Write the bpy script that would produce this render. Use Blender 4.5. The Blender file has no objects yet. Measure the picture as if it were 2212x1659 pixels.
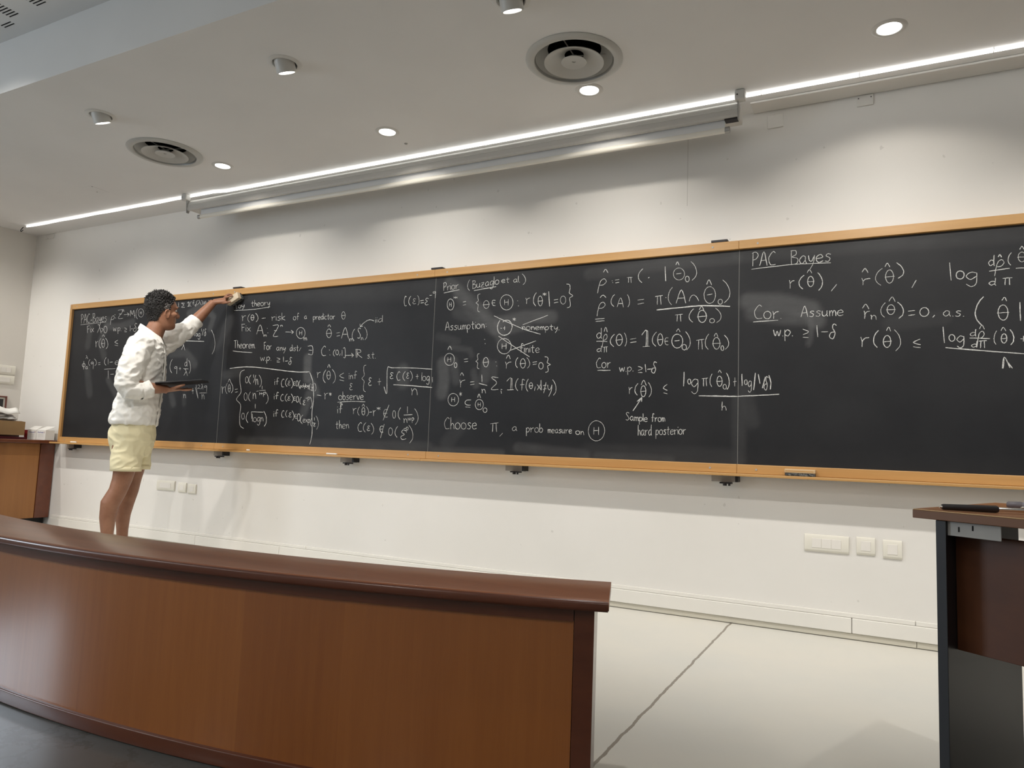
import bpy, bmesh, math, random
from mathutils import Vector, Matrix, noise
random.seed(7)
SC = bpy.context.scene
COL = SC.collection
R = math.radians

# ------------------------------------------------------------------ camera, world, exposure
cam_d = bpy.data.cameras.new('camera'); cam = bpy.data.objects.new('camera', cam_d); COL.objects.link(cam)
cam_d.sensor_width = 36.0; cam_d.lens = 1560.0 / 2212.0 * 36.0; cam_d.clip_start = 0.02
def _rot(rx, ry, rz):
    return Matrix.Rotation(rz, 3, 'Z') @ Matrix.Rotation(rx, 3, 'X') @ Matrix.Rotation(ry, 3, 'Y')
_r = _rot(0.0945614, -0.0388499, 0.4750491)
_m = Matrix((_r.col[0], _r.col[2], -_r.col[1])).transposed()
cam.matrix_world = Matrix.Translation((4.46093, -3.84847, 0.82457)) @ _m.to_4x4()
SC.camera = cam
SC.view_settings.view_transform = 'Standard'; SC.view_settings.look = 'None'
SC.view_settings.gamma = 1.0; SC.view_settings.use_curve_mapping = False
SC.view_settings.exposure = 0.1
W = bpy.data.worlds.new('world'); SC.world = W; W.use_nodes = True
W.node_tree.nodes['Background'].inputs[0].default_value = (0.8, 0.9, 1.0, 1)
W.node_tree.nodes['Background'].inputs[1].default_value = 0.0

# light levels (watts), tuned against the photograph
P_FRONT = 66.0      # row of tilted spots above the lectern area
P_REAR = 60.0       # row of spots over the audience
P_DOWN = 9.0        # straight downlights beside the wall
P_FILL = 18.0       # added unseen fill panels over the audience
P_WINDOW = 165.0     # daylight through the window on the left wall
E_STRIP = 3.0
WARM = (1.0, 0.93, 0.83); NEUT = (1.0, 0.96, 0.90); COOL = (0.78, 0.89, 1.0)

# ------------------------------------------------------------------ helpers
def mat(name, color, rough=0.6, metal=0.0, spec=0.5, emit=None, estr=0.0, sss=0.0, coat=0.0):
    m = bpy.data.materials.new(name); m.use_nodes = True
    b = m.node_tree.nodes['Principled BSDF']
    b.inputs['Base Color'].default_value = (*color, 1); b.inputs['Roughness'].default_value = rough
    b.inputs['Metallic'].default_value = metal; b.inputs['Specular IOR Level'].default_value = spec
    if emit: b.inputs['Emission Color'].default_value = (*emit, 1); b.inputs['Emission Strength'].default_value = estr
    if sss: b.inputs['Subsurface Weight'].default_value = sss; b.inputs['Subsurface Radius'].default_value = (.02, .008, .005)
    if coat: b.inputs['Coat Weight'].default_value = coat; b.inputs['Coat Roughness'].default_value = 0.15
    return m
class N:
    """small node-building helper on one material"""
    def __init__(s, m): s.t = m.node_tree; s.b = s.t.nodes['Principled BSDF']
    def n(s, typ, **kw):
        x = s.t.nodes.new(typ)
        for k, v in kw.items(): setattr(x, k, v)
        return x
    def l(s, a, b): s.t.links.new(a, b)
    def math(s, op, a, b=None):
        x = s.n('ShaderNodeMath', operation=op)
        for i, v in enumerate((a, b)):
            if v is None: continue
            if isinstance(v, (int, float)): x.inputs[i].default_value = v
            else: s.l(v, x.inputs[i])
        return x.outputs[0]
    def obj(s): return s.n('ShaderNodeTexCoord').outputs['Object']
    def mapping(s, vec, scale):
        x = s.n('ShaderNodeMapping'); x.inputs['Scale'].default_value = scale; s.l(vec, x.inputs[0]); return x.outputs[0]
    def noise(s, vec, scale, detail=4, rough=.55):
        x = s.n('ShaderNodeTexNoise'); x.inputs['Scale'].default_value = scale; x.inputs['Detail'].default_value = detail
        x.inputs['Roughness'].default_value = rough; s.l(vec, x.inputs['Vector']); return x.outputs[0]
    def ramp(s, fac, stops):
        x = s.n('ShaderNodeValToRGB'); e = x.color_ramp.elements
        while len(e) < len(stops): e.new(.5)
        for i, (p, c) in enumerate(stops): e[i].position = p; e[i].color = (*c, 1)
        s.l(fac, x.inputs[0]); return x.outputs[0]
    def mix(s, fac, a, b):
        x = s.n('ShaderNodeMix', data_type='RGBA')
        for sock, v in ((x.inputs[0], fac), (x.inputs[6], a), (x.inputs[7], b)):
            if isinstance(v, (int, float)): sock.default_value = v
            elif isinstance(v, tuple): sock.default_value = (*v, 1)
            else: s.l(v, sock)
        return x.outputs[2]
    def base(s, c): s.l(c, s.b.inputs['Base Color'])
    def bump(s, h, strength=.2, dist=.01):
        x = s.n('ShaderNodeBump'); x.inputs['Strength'].default_value = strength; x.inputs['Distance'].default_value = dist
        s.l(h, x.inputs['Height']); s.l(x.outputs[0], s.b.inputs['Normal'])

def wood(name, c1, c2, axis='X', rough=.4, scale=1.0, coat=0.0):
    m = mat(name, c1, rough, coat=coat); k = N(m)
    sc = {'X': (1.2, 28, 28), 'Y': (28, 1.2, 28), 'Z': (28, 28, 1.2)}[axis]
    v = k.mapping(k.obj(), tuple(q * scale for q in sc))
    f = k.noise(v, 1.0, 5, .6)
    k.base(k.ramp(f, [(.3, c2), (.7, c1)])); return m

def link(o): COL.objects.link(o); return o
def empty(name, loc=(0, 0, 0), rz=0.0):
    o = bpy.data.objects.new(name, None); o.empty_display_size = .05; o.location = loc; o.rotation_euler = (0, 0, rz); return link(o)
def tag(o, label, cat, group=None):
    o['label'] = label; o['category'] = cat
    if group: o['group'] = group
    return o
def struct(o): o['kind'] = 'structure'; return o
def thing(name, label, cat, loc=(0, 0, 0), rz=0.0, group=None): return tag(empty(name, loc, rz), label, cat, group)
def build(name, bm, m, parent=None, smooth=None, bevel=0.0, loc=None, segs=2):
    """link the bmesh as ONE mesh object"""
    me = bpy.data.meshes.new(name)
    bmesh.ops.recalc_face_normals(bm, faces=bm.faces)
    bm.to_mesh(me); bm.free()
    for x in (m if isinstance(m, (list, tuple)) else [m]): me.materials.append(x)
    o = bpy.data.objects.new(name, me); link(o)
    if smooth is not None:
        for p in me.polygons: p.use_smooth = True
        me.set_sharp_from_angle(angle=R(smooth))
    if parent: o.parent = parent
    if loc: o.location = loc
    if bevel:
        b = o.modifiers.new('bevel', 'BEVEL'); b.width = bevel; b.segments = segs; b.limit_method = 'ANGLE'; b.angle_limit = R(40)
    return o
def box(bm, x0, x1, y0, y1, z0, z1, mi=0):
    v = [bm.verts.new((x, y, z)) for z in (z0, z1) for y in (y0, y1) for x in (x0, x1)]
    for f in ((0, 2, 3, 1), (4, 5, 7, 6), (0, 1, 5, 4), (2, 6, 7, 3), (0, 4, 6, 2), (1, 3, 7, 5)):
        bm.faces.new([v[i] for i in f]).material_index = mi
    return v
def nbox(*a): bm = bmesh.new(); box(bm, *a); return bm
def prism(bm, pts, z0, z1, mi=0):
    lo = [bm.verts.new((x, y, z0)) for x, y in pts]; hi = [bm.verts.new((x, y, z1)) for x, y in pts]
    n = len(pts)
    bm.faces.new(lo[::-1]).material_index = mi; bm.faces.new(hi).material_index = mi
    for i in range(n): bm.faces.new((lo[i], lo[(i + 1) % n], hi[(i + 1) % n], hi[i])).material_index = mi
def lathe(bm, prof, segs=48, cx=0, cy=0, closed=False, mi=0):
    """profile = [(radius, z)...] about a vertical axis"""
    rings = []
    for r, z in prof:
        if r < 1e-6: rings.append([bm.verts.new((cx, cy, z))])
        else: rings.append([bm.verts.new((cx + r * math.cos(2 * math.pi * i / segs), cy + r * math.sin(2 * math.pi * i / segs), z)) for i in range(segs)])
    if closed: rings.append(rings[0])
    for a, b in zip(rings, rings[1:]):
        for i in range(segs):
            j = (i + 1) % segs
            q = [a[i % len(a)], a[j % len(a)], b[j % len(b)], b[i % len(b)]]
            u = []
            for x in q:
                if x not in u: u.append(x)
            if len(u) > 2: bm.faces.new(u).material_index = mi
def tube(bm, pts, rad, segs=12, cap=True, mi=0, flat=None):
    """swept round tube; rad = number or per-point (radius or (ra, rb))"""
    P = [Vector(p) for p in pts]; n = len(P); rings = []; up = None
    for i, p in enumerate(P):
        t = (P[min(i + 1, n - 1)] - P[max(i - 1, 0)]).normalized()
        if up is None:
            ref = Vector(flat) if flat else (Vector((0, 0, 1)) if abs(t.z) < .9 else Vector((1, 0, 0)))
            up = (ref - t * ref.dot(t)).normalized()
        else: up = (up - t * up.dot(t)).normalized()
        s = t.cross(up)
        r = rad[i] if isinstance(rad, (list, tuple)) else rad
        ra, rb = r if isinstance(r, (list, tuple)) else (r, r)
        rings.append([bm.verts.new(p + s * (ra * math.cos(2 * math.pi * k / segs)) + up * (rb * math.sin(2 * math.pi * k / segs))) for k in range(segs)])
    for a, b in zip(rings, rings[1:]):
        for k in range(segs): bm.faces.new((a[k], a[(k + 1) % segs], b[(k + 1) % segs], b[k])).material_index = mi
    if cap: bm.faces.new(rings[0][::-1]).material_index = mi; bm.faces.new(rings[-1]).material_index = mi
def smoothpath(pts, sub=6):
    P = [Vector(p) for p in pts]
    if len(P) < 3: return P
    o = []
    for i in range(len(P) - 1):
        a, b, c, d = P[max(i - 1, 0)], P[i], P[i + 1], P[min(i + 2, len(P) - 1)]
        for j in range(sub):
            t = j / sub
            o.append(.5 * ((2 * b) + (c - a) * t + (2 * a - 5 * b + 4 * c - d) * t * t + (3 * b - a - 3 * c + d) * t ** 3))
    return o + [P[-1]]
def ellipsoid(bm, c, r, segs=20, rings=14, rot=None):
    res = bmesh.ops.create_uvsphere(bm, u_segments=segs, v_segments=rings, radius=1.0)
    mtx = Matrix.Translation(c) @ (rot or Matrix.Identity(3)).to_4x4() @ Matrix.Diagonal((*r, 1))
    bmesh.ops.transform(bm, matrix=mtx, verts=res['verts'])
def bake(o, name):
    """apply an object's modifiers into a plain mesh"""
    dg = bpy.context.evaluated_depsgraph_get()
    me = bpy.data.meshes.new_from_object(o.evaluated_get(dg)); me.name = name; return me
def remesh(bm, voxel, smooth=3, factor=.5):
    me = bpy.data.meshes.new('tmp'); bmesh.ops.recalc_face_normals(bm, faces=bm.faces); bm.to_mesh(me); bm.free()
    o = link(bpy.data.objects.new('tmp', me))
    r = o.modifiers.new('r', 'REMESH'); r.mode = 'VOXEL'; r.voxel_size = voxel; r.use_smooth_shade = True
    if smooth: s = o.modifiers.new('s', 'SMOOTH'); s.iterations = smooth; s.factor = factor
    out = bake(o, 'm'); bpy.data.objects.remove(o); bpy.data.meshes.remove(me)
    for p in out.polygons: p.use_smooth = True
    return out
def meshobj(name, me, m, parent=None):
    me.name = name; me.materials.clear()
    for x in (m if isinstance(m, (list, tuple)) else [m]): me.materials.append(x)
    o = link(bpy.data.objects.new(name, me))
    if parent: o.parent = parent
    return o
def dup(o, parent=None):
    c = o.copy(); COL.objects.link(c)
    if parent: c.parent = parent
    for ch in list(o.children): dup(ch, c)
    return c
def light(kind, name, parent, loc, power, color, direction=None, **kw):
    d = bpy.data.lights.new(name, kind); d.energy = power; d.color = color
    for k, v in kw.items(): setattr(d, k, v)
    o = link(bpy.data.objects.new(name, d)); o.location = loc
    if direction: o.rotation_euler = Vector(direction).to_track_quat('-Z', 'Y').to_euler()
    if parent: o.parent = parent
    return o
# ------------------------------------------------------------------ materials
CEIL, HIGH, DROP, WALLY, LEFTX, RIGHTX, BACKY = 2.705, 3.015, -1.741, 0.06, -2.715, 8.6, -9.5
def paint(name, col, rough=.65, var=.03, sc=1.3):
    m = mat(name, col, rough); k = N(m)
    f = k.noise(k.obj(), sc, 3)
    lo = tuple(c * (1 - var) for c in col); hi = tuple(min(1, c * (1 + var)) for c in col)
    k.base(k.ramp(f, [(.3, lo), (.7, hi)])); k.bump(k.noise(k.obj(), 220, 2), .03, .002); return m
m_ceil = paint('ceiling_paint', (.80, .795, .78), .8)
m_white = paint('white_trim', (.78, .77, .73), .45)
m_trunk = paint('trunking_plastic', (.74, .72, .68), .5)
# back wall: white paint with one fine vertical joint
m_wall = mat('wall_paint', (.80, .775, .74), .55); k = N(m_wall)
sep = k.n('ShaderNodeSeparateXYZ'); k.l(k.obj(), sep.inputs[0])
f = k.noise(k.obj(), 1.1, 4)
c = k.ramp(f, [(.3, (.77, .75, .71)), (.7, (.82, .80, .765))])
jn = k.math('LESS_THAN', k.math('ABSOLUTE', k.math('SUBTRACT', sep.outputs[0], 3.505)), .0016)
jn = k.math('MULTIPLY', jn, k.math('GREATER_THAN', sep.outputs[2], 2.23))
sp = k.math('GREATER_THAN', k.noise(k.obj(), 26, 1), .79)
k.base(k.mix(k.math('MAXIMUM', k.math('MULTIPLY', jn, .6), k.math('MULTIPLY', sp, .3)), c, (.42, .40, .36)))
k.bump(k.noise(k.obj(), 160, 2), .04, .002)
m_side = paint('side_wall_paint', (.76, .73, .68), .6)
# floor: pale resin slabs with a cracked joint; dark grey concrete beyond the curved counter
m_floor = mat('floor_resin', (.66, .65, .60), .38); k = N(m_floor)
sep = k.n('ShaderNodeSeparateXYZ'); k.l(k.obj(), sep.inputs[0]); X, Y = sep.outputs[0], sep.outputs[1]
f1 = k.noise(k.obj(), 1.6, 5); f2 = k.noise(k.obj(), 5.5, 6, .65); f3 = k.noise(k.obj(), 30, 3)
pale = k.mix(k.math('MULTIPLY', f2, .5), k.ramp(f1, [(.35, (.66, .655, .605)), (.68, (.73, .70, .62))]), (.68, .67, .64))
wob = k.math('MULTIPLY', k.math('SUBTRACT', k.noise(k.mapping(k.obj(), (0, 9, 0)), 1.0, 4), .5), .018)
dj = k.math('ABSOLUTE', k.math('SUBTRACT', k.math('ADD', X, wob), 3.765))
wid = k.math('ADD', .0028, k.math('MULTIPLY', f3, .005))
pale = k.mix(k.math('LESS_THAN', dj, wid), pale, (.27, .24, .20))
dx = k.math('SUBTRACT', X, 2.3); dy = k.math('SUBTRACT', Y, 2.675)
rad = k.math('SQRT', k.math('ADD', k.math('MULTIPLY', dx, dx), k.math('MULTIPLY', dy, dy)))
grey = k.ramp(f1, [(.3, (.10, .108, .104)), (.7, (.15, .158, .154))])
st = k.math('MULTIPLY', k.math('LESS_THAN', k.math('ABSOLUTE', k.math('SUBTRACT', f2, .5)), .022), k.math('GREATER_THAN', k.noise(k.obj(), 2.2, 2), .5))
grey = k.mix(k.math('MULTIPLY', st, .7), grey, (.09, .092, .085))
k.base(k.mix(k.math('GREATER_THAN', rad, 5.06), pale, grey))
k.bump(f3, .05, .002)
fr = k.n('ShaderNodeMix'); k.l(k.math('GREATER_THAN', rad, 5.06), fr.inputs[0]); fr.inputs[2].default_value = .40; fr.inputs[3].default_value = .15; k.l(fr.outputs[0], k.b.inputs['Roughness'])

m_oak = wood('oak_frame', (.56, .32, .115), (.46, .25, .085), 'X', .42)
m_oak_z = wood('oak_frame_upright', (.50, .28, .10), (.41, .22, .075), 'Z', .45)
m_mahog = wood('mahogany', (.145, .042, .018), (.105, .028, .012), 'X', .28, .8, coat=.3)
m_mahog_top = wood('mahogany_top', (.33, .115, .045), (.26, .085, .033), 'X', .34, .6, coat=.2)
m_cherry = wood('cherry_panel', (.36, .155, .045), (.29, .12, .034), 'Z', .4, .7)
m_black = mat('black_metal', (.012, .012, .014), .45)
m_dark = mat('dark_plastic', (.018, .015, .017), .5)
m_metal = mat('grey_metal', (.42, .42, .41), .4, .7)
m_galv = mat('galvanised_plate', (.40, .39, .37), .6, .2)
m_steel = mat('bright_steel', (.75, .74, .72), .22, 1.0)
m_diff = mat('painted_aluminium', (.50, .50, .475), .42, .15)
m_void = mat('duct_dark', (.004, .004, .004), .9)
m_plastic = mat('switch_plastic', (.80, .775, .69), .35)
m_rocker = mat('switch_rocker', (.82, .79, .74), .35)
m_lens = mat('lamp_lens', (1, 1, 1), .4, emit=(1, .98, .94), estr=6.0)
m_led = mat('led_strip_glow', (1, 1, 1), .4, emit=(1, .985, .95), estr=E_STRIP)
m_trim = mat('lamp_trim', (.66, .65, .62), .4)
m_fabric = mat('screen_fabric', (.80, .80, .80), .8)
m_bar = mat('screen_bar_white', (.86, .83, .75), .35)
m_house = paint('screen_housing', (.62, .60, .56), .5)

# ------------------------------------------------------------------ setting
struct(build('floor', nbox(LEFTX, RIGHTX, BACKY, WALLY, -.08, 0), m_floor))
struct(build('wall_back', nbox(LEFTX - .15, RIGHTX + .15, WALLY, WALLY + .15, -.08, 3.2), m_wall))
# left wall with a window opening behind the viewer's left
bm = bmesh.new(); x0, x1 = LEFTX - .15, LEFTX
for a in ((x0, x1, -3.1, WALLY, -.08, 3.2), (x0, x1, BACKY, -6.7, -.08, 3.2), (x0, x1, -6.7, -3.1, -.08, .85), (x0, x1, -6.7, -3.1, 2.6, 3.2)): box(bm, *a)
struct(build('wall_left', bm, m_side))
struct(build('wall_right', nbox(RIGHTX, RIGHTX + .15, BACKY, WALLY, -.08, 3.2), m_side))
struct(build('wall_front', nbox(LEFTX - .15, RIGHTX + .15, BACKY - .15, BACKY, -.08, 3.2), m_side))
win = struct(empty('window_1', (LEFTX - .08, -4.9, .85)))
bm = bmesh.new()
for a in ((-.04, .04, -1.8, -1.74, 0, 1.75), (-.04, .04, 1.74, 1.8, 0, 1.75), (-.04, .04, -1.74, 1.74, 0, .06), (-.04, .04, -1.74, 1.74, 1.69, 1.75), (-.04, .04, -.03, .03, .06, 1.69)): box(bm, *a)
build('window_frame', bm, m_white, win)
light('AREA', 'daylight', win, (-.1, 0, .875), P_WINDOW, COOL, (1, 0, 0), shape='RECTANGLE', size=1.7, size_y=3.5)

FIX_Y, TILT_Y = -.515, -1.345
DOWN_X = [.45, 1.842, 3.129, 4.504, 5.89]
TILT_X = [-2.36, -.98, .385, 1.834, 3.098, 4.50, 5.90]  # first spot is added out of view to brighten the wall's left end
VENTS = [(3.165, -.812), (.27, -.825)]
def cutter(holes, z0, z1):
    bm = bmesh.new()
    for x, y, r in holes: lathe(bm, [(0, z0), (r, z0), (r, z1), (0, z1)], 48, x, y)
    return bm
def holed(name, bm, m, holes, z0, z1):
    me = bpy.data.meshes.new(name); bmesh.ops.recalc_face_normals(bm, faces=bm.faces); bm.to_mesh(me); bm.free()
    o = link(bpy.data.objects.new('tmp', me))
    cm = bpy.data.meshes.new('c'); cb = cutter(holes, z0, z1); bmesh.ops.recalc_face_normals(cb, faces=cb.faces); cb.to_mesh(cm); cb.free()
    co = link(bpy.data.objects.new('tmpc', cm))
    b = o.modifiers.new('b', 'BOOLEAN'); b.object = co; b.operation = 'DIFFERENCE'; b.solver = 'EXACT'
    out = bake(o, name); bpy.data.objects.remove(o); bpy.data.objects.remove(co)
    return meshobj(name, out, m)
holes = [(x, y, .197) for x, y in VENTS] + [(x, FIX_Y, .055) for x in DOWN_X] + [(x, TILT_Y, .062) for x in TILT_X]
struct(holed('ceiling', nbox(LEFTX, RIGHTX, DROP, WALLY, CEIL, CEIL + .04), m_ceil, holes, CEIL - .1, CEIL + .1))
struct(build('trim_1', nbox(LEFTX, RIGHTX, DROP, DROP + .02, CEIL + .04, HIGH + .05), m_ceil))
struct(build('ceiling_high', nbox(LEFTX, RIGHTX, BACKY, DROP, HIGH, HIGH + .05), m_ceil)).name = 'ceiling.001'
# ventilation slots punched in the high ceiling: groups of thin dark slots
g = struct(empty('trim_2', (.4, -1.9, HIGH)))
bm = bmesh.new()
for gx, gy in ((.372, -1.87), (.614, -1.87), (.130, -1.87), (.25, -1.868 + .044), (.856, -1.87), (-.11, -1.87)):
    off = 0 if gy == -1.87 else .02
    n_ = 12 if gy == -1.87 else 2
    for i in range(n_):
        yy = gy - i * .0172; box(bm, gx - .4 + (0.0 if not off else -.01), gx - .4 + .078, yy + 1.9 - .0028, yy + 1.9 + .0028, -.0015, .001)
build('slot', bm, m_void, g)['kind'] = 'stuff'

# baseboard in three tiers along the back wall
bb = struct(empty('baseboard_back', (0, WALLY, 0)))
def run_boards(name, cuts, y0, y1, z0, z1, m, bev):
    for a, b in zip(cuts, cuts[1:]): build(name, nbox(a + .0012, b - .0012, y0, y1, z0, z1), m, bb, bevel=bev)
m_base = paint('baseboard_paint', (.80, .78, .73), .4); m_foot = paint('baseboard_foot', (.60, .57, .48), .55)
run_boards('plinth_strip', [-2.05, .6, 2.2, 4.595, 6.4, RIGHTX], -.012, 0, .004, .03, m_foot, .001)
run_boards('skirting_board', [-2.05, -.2, .66, 2.6, 4.326, 6.1, RIGHTX], -.02, 0, .032, .102, m_base, .003)
run_boards('cap_strip', [-2.05, .9, 2.9, 4.592, 6.6, RIGHTX], -.012, 0, .103, .123, m_base, .002)
struct(build('baseboard_left', nbox(LEFTX, LEFTX + .015, -9.4, -2.2, .0, .1), m_base, bevel=.003))
struct(build('trim_3', nbox(3.86, RIGHTX, -.075, -.03, CEIL - .012, CEIL - .001), m_trunk, bevel=.003))   # cable trunking under the ceiling
struct(build('trim_4', nbox(3.86, RIGHTX, -.028, WALLY - .001, CEIL - .006, CEIL - .0005), m_trunk, bevel=.002))

# ------------------------------------------------------------------ ceiling fixtures
def diffuser(x, y, label):
    t = thing('air_diffuser', label, 'air vent', (x, y, CEIL), 0, 'round air diffusers in the ceiling')
    bm = bmesh.new(); lathe(bm, [(.187, .03), (.187, -.004), (.190, -.011), (.2, -.014), (.222, -.011), (.232, -.003), (.232, -.0005), (.198, -.0005), (.193, .03)], 72, closed=True)
    build('outer_ring', bm, m_diff, t, 40)
    bm = bmesh.new(); lathe(bm, [(.184, .0), (.165, .028), (.128, .05), (.128, .052), (.167, .031), (.186, .004)], 72, closed=True)
    build('throat', bm, m_diff, t, 40)
    bm = bmesh.new(); lathe(bm, [(.142, -.018), (.142, -.015), (.10, .006), (.048, .026), (.046, .024), (.098, .003), (.139, -.0185)], 72, closed=True)
    build('middle_cone', bm, m_diff, t, 40)
    bm = bmesh.new(); lathe(bm, [(.0, -.006), (.008, -.006), (.0095, -.009), (.060, -.014), (.061, -.012), (.02, .016), (0, .02)], 48)
    build('centre_cone', bm, m_diff, t, 40)
    bm = bmesh.new(); lathe(bm, [(.21, .035), (.21, .20), (0, .20)], 48); build('duct', bm, m_void, t)
    for a in range(3):
        bm = bmesh.new(); an = a * 2.094 + .5; tube(bm, [(0, 0, .02), (.19 * math.cos(an), .19 * math.sin(an), .04)], .003, 8); build('spoke', bm, m_diff, t)
    return t
diffuser(*VENTS[0], 'larger looking round air diffuser in the ceiling above the middle of the projector screen')
diffuser(*VENTS[1], 'round air diffuser in the ceiling at upper left, beside a lit downlight')

def downlight(x, label, src=None):
    t = thing('recessed_downlight', label, 'ceiling light', (x, FIX_Y, CEIL), 0, 'recessed downlights along the back wall')
    bm = bmesh.new(); lathe(bm, [(.049, .02), (.049, -.003), (.053, -.006), (.066, -.0045), (.072, -.0005), (.054, -.0005), (.054, .02)], 48, closed=True)
    build('trim_ring', bm, m_trim, t, 50)
    bm = bmesh.new(); lathe(bm, [(0, .004), (.049, .004), (.049, .006), (0, .006)], 40); build('lamp_lens', bm, m_lens, t)
    bm = bmesh.new(); lathe(bm, [(0, .12), (.058, .12), (.058, .045), (.0, .045)], 24); build('lamp_can', bm, m_black, t)
    light('SPOT', 'lamp_beam', t, (0, 0, -.002), P_DOWN, WARM, (0, .15, -1), spot_size=R(132), spot_blend=.3, shadow_soft_size=.035)
    return t
DL = ['lit round downlight in the ceiling just right of the upper left air diffuser',
      'lit round downlight in the ceiling midway between the two air diffusers, near the light strip',
      'lit round downlight touching the rim of the air diffuser above the screen',
      'lit round downlight in the ceiling at the upper right, alone above the light strip',
      'round downlight further right along the back wall, outside the picture']
for x, l in zip(DOWN_X, DL): downlight(x, l)

def tilt_spot(x, y, z, label, group, power, direction, size=110, grow=1.0):
    t = thing('adjustable_spotlight', label, 'ceiling light', (x, y, z), 0, group)
    bm = bmesh.new(); lathe(bm, [(.058, .02), (.058, -.002), (.062, -.006), (.078, -.0045), (.084, -.0005), (.062, -.0005), (.062, .02)], 48, closed=True)
    build('trim_ring', bm, m_trim, t, 50)
    rot = Matrix.Rotation(R(24), 4, 'X')
    bm = bmesh.new(); lathe(bm, [(.040, -.045), (.046, -.046), (.048, -.04), (.050, .05), (.0, .06), (0, .02), (.040, -.03)], 40)
    bmesh.ops.transform(bm, matrix=rot, verts=bm.verts); hd = build('lamp_head', bm, m_trim, t, 40)
    bm = bmesh.new(); lathe(bm, [(0, -.0405), (.040, -.0405), (.040, -.038), (0, -.038)], 40)
    bmesh.ops.transform(bm, matrix=rot, verts=bm.verts); build('lamp_lens', bm, m_lens, hd)
    bm = bmesh.new(); lathe(bm, [(0, .14), (.075, .14), (.075, .045), (0, .045)], 24); build('lamp_can', bm, m_black, t)
    p = rot @ Vector((0, 0, -.052))
    light('SPOT', 'lamp_beam', t, p, power, NEUT, direction, spot_size=R(size), spot_blend=.8, shadow_soft_size=.03)
    return t
TL = ['tilted spotlight in the ceiling close to the left wall, outside the picture', 'tilted spotlight in the ceiling to the far left, only its glow in the picture', 'leftmost small tilted spotlight in the ceiling, left of the upper left air diffuser',
      'small tilted spotlight in the ceiling, upper left of centre, right of the leftmost spotlight',
      'tilted spotlight cut off by the top edge, left of the larger air diffuser',
      'tilted spotlight above the right half of the board, outside the picture', 'tilted spotlight furthest right, outside the picture']
for x, l in zip(TILT_X, TL): tilt_spot(x, TILT_Y, CEIL, l, 'tilted spotlights in the low ceiling', P_FRONT, (0, 1.0, -1.4), 96)
for i, x in enumerate((-1.6, .2, 2.0, 3.8, 5.6)):  # middle spot is boosted and turned sideways to brighten the man
    tilt_spot(x, -2.72, HIGH, 'tilted spotlight in the higher ceiling over the audience, outside the picture', 'tilted spotlights in the high ceiling', P_REAR * (1.7 if i == 2 else 1.0), (-1.02, 1.0, -1.0) if i == 2 else (0, 1.0, -1.2), 50 if i == 2 else 80)
for i, (x, y) in enumerate(((-.8, -5.2), (2.4, -5.2), (5.6, -5.2), (-.8, -7.8), (2.4, -7.8), (5.6, -7.8))):  # lamps added behind the camera as ambient fill, none of them seen
    t = thing('ceiling_light_panel', 'square light panel in the ceiling over the audience, outside the picture', 'ceiling light', (x, y, HIGH), 0, 'light panels over the audience')
    bm = bmesh.new(); box(bm, -.31, .31, -.31, .31, -.012, 0); build('panel_frame', bm, m_white, t)
    light('AREA', 'panel_light', t, (0, 0, -.014), P_FILL, NEUT, (0, 0, -1), size=.58)

# light strip: bright LED ribbon on the ceiling in front of the wall, held by wire clips
t = thing('light_strip', 'long glowing white LED strip running along the ceiling above the board', 'light strip', (0, -.165, CEIL))
pts = []
xs = [LEFTX + .28 + i * .11 for i in range(100)]
for x in xs:
    if x > 8.4: break
    sag = .004 * abs(math.sin((x + 2.43) * 3.1416 / .5)) if x < -.3 else .001
    y = -.022 if x < 0 else 0.0
    pts.append((x, y, -.010 - sag))
bm = bmesh.new(); tube(bm, pts, (.0065), 10); build('led_tube', bm, m_led, t, 60)
cx = [-2.02, -1.49, -.98, -.42, .2, .70, 1.25, 1.73, 2.31, 2.88, 3.36, 3.93, 4.38, 4.92, 5.5, 6.1]
for x in cx:
    bm = bmesh.new(); y = -.022 if x < 0 else 0
    tube(bm, smoothpath([(x, y - .014, -.001), (x, y - .013, -.014), (x, y, -.0205), (x, y + .012, -.014), (x, y + .013, -.001)], 4), .0016, 6)
    build('clip', bm, m_steel, t, 60)
bm = bmesh.new(); tube(bm, smoothpath([(-2.475, -.03, -.012), (-2.49, -.04, -.04), (-2.475, -.045, -.058), (-2.455, -.04, -.045)], 5), .0035, 8); build('cable_end', bm, m_dark, t, 60)

# roll-up projector screen under the strip
t = thing('projector_screen', 'white roll-up projector screen almost rolled up, hanging under the ceiling above the board', 'projector screen', (1.78, -.13, CEIL))
XL, XR = -.28 - 1.78, 3.82 - 1.78
bm = bmesh.new()
prof = [(-.072, -.085), (-.076, -.115), (-.07, -.126), (-.052, -.126), (-.052, -.118), (.06, -.118), (.066, -.11), (.066, -.055), (.05, -.035), (-.01, -.03), (-.045, -.04), (-.066, -.062)]
a = [bm.verts.new((XL, y, z)) for y, z in prof]; b = [bm.verts.new((XR, y, z)) for y, z in prof]
for i in range(len(prof)): bm.faces.new((a[i], b[i], b[(i + 1) % len(prof)], a[(i + 1) % len(prof)]))
bm.faces.new(a[::-1]); bm.faces.new(b)
build('housing', bm, m_house, t, 35)
build('housing_seam', nbox(XL, XR, -.0775, -.0745, -.087, -.0855), m_white, t)
XB0, XB1 = -.16 - 1.78, 3.752 - 1.78
bm = bmesh.new(); box(bm, XB0, XB1, -.043, -.041, -.172, -.118); build('screen_fabric', bm, m_fabric, t)
bm = bmesh.new(); tube(bm, [(XB0, -.042, -.179), (XB1, -.042, -.179)], [(.012, .0155)] * 2, 20); bar = build('bottom_bar', bm, m_bar, t, 50)
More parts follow.
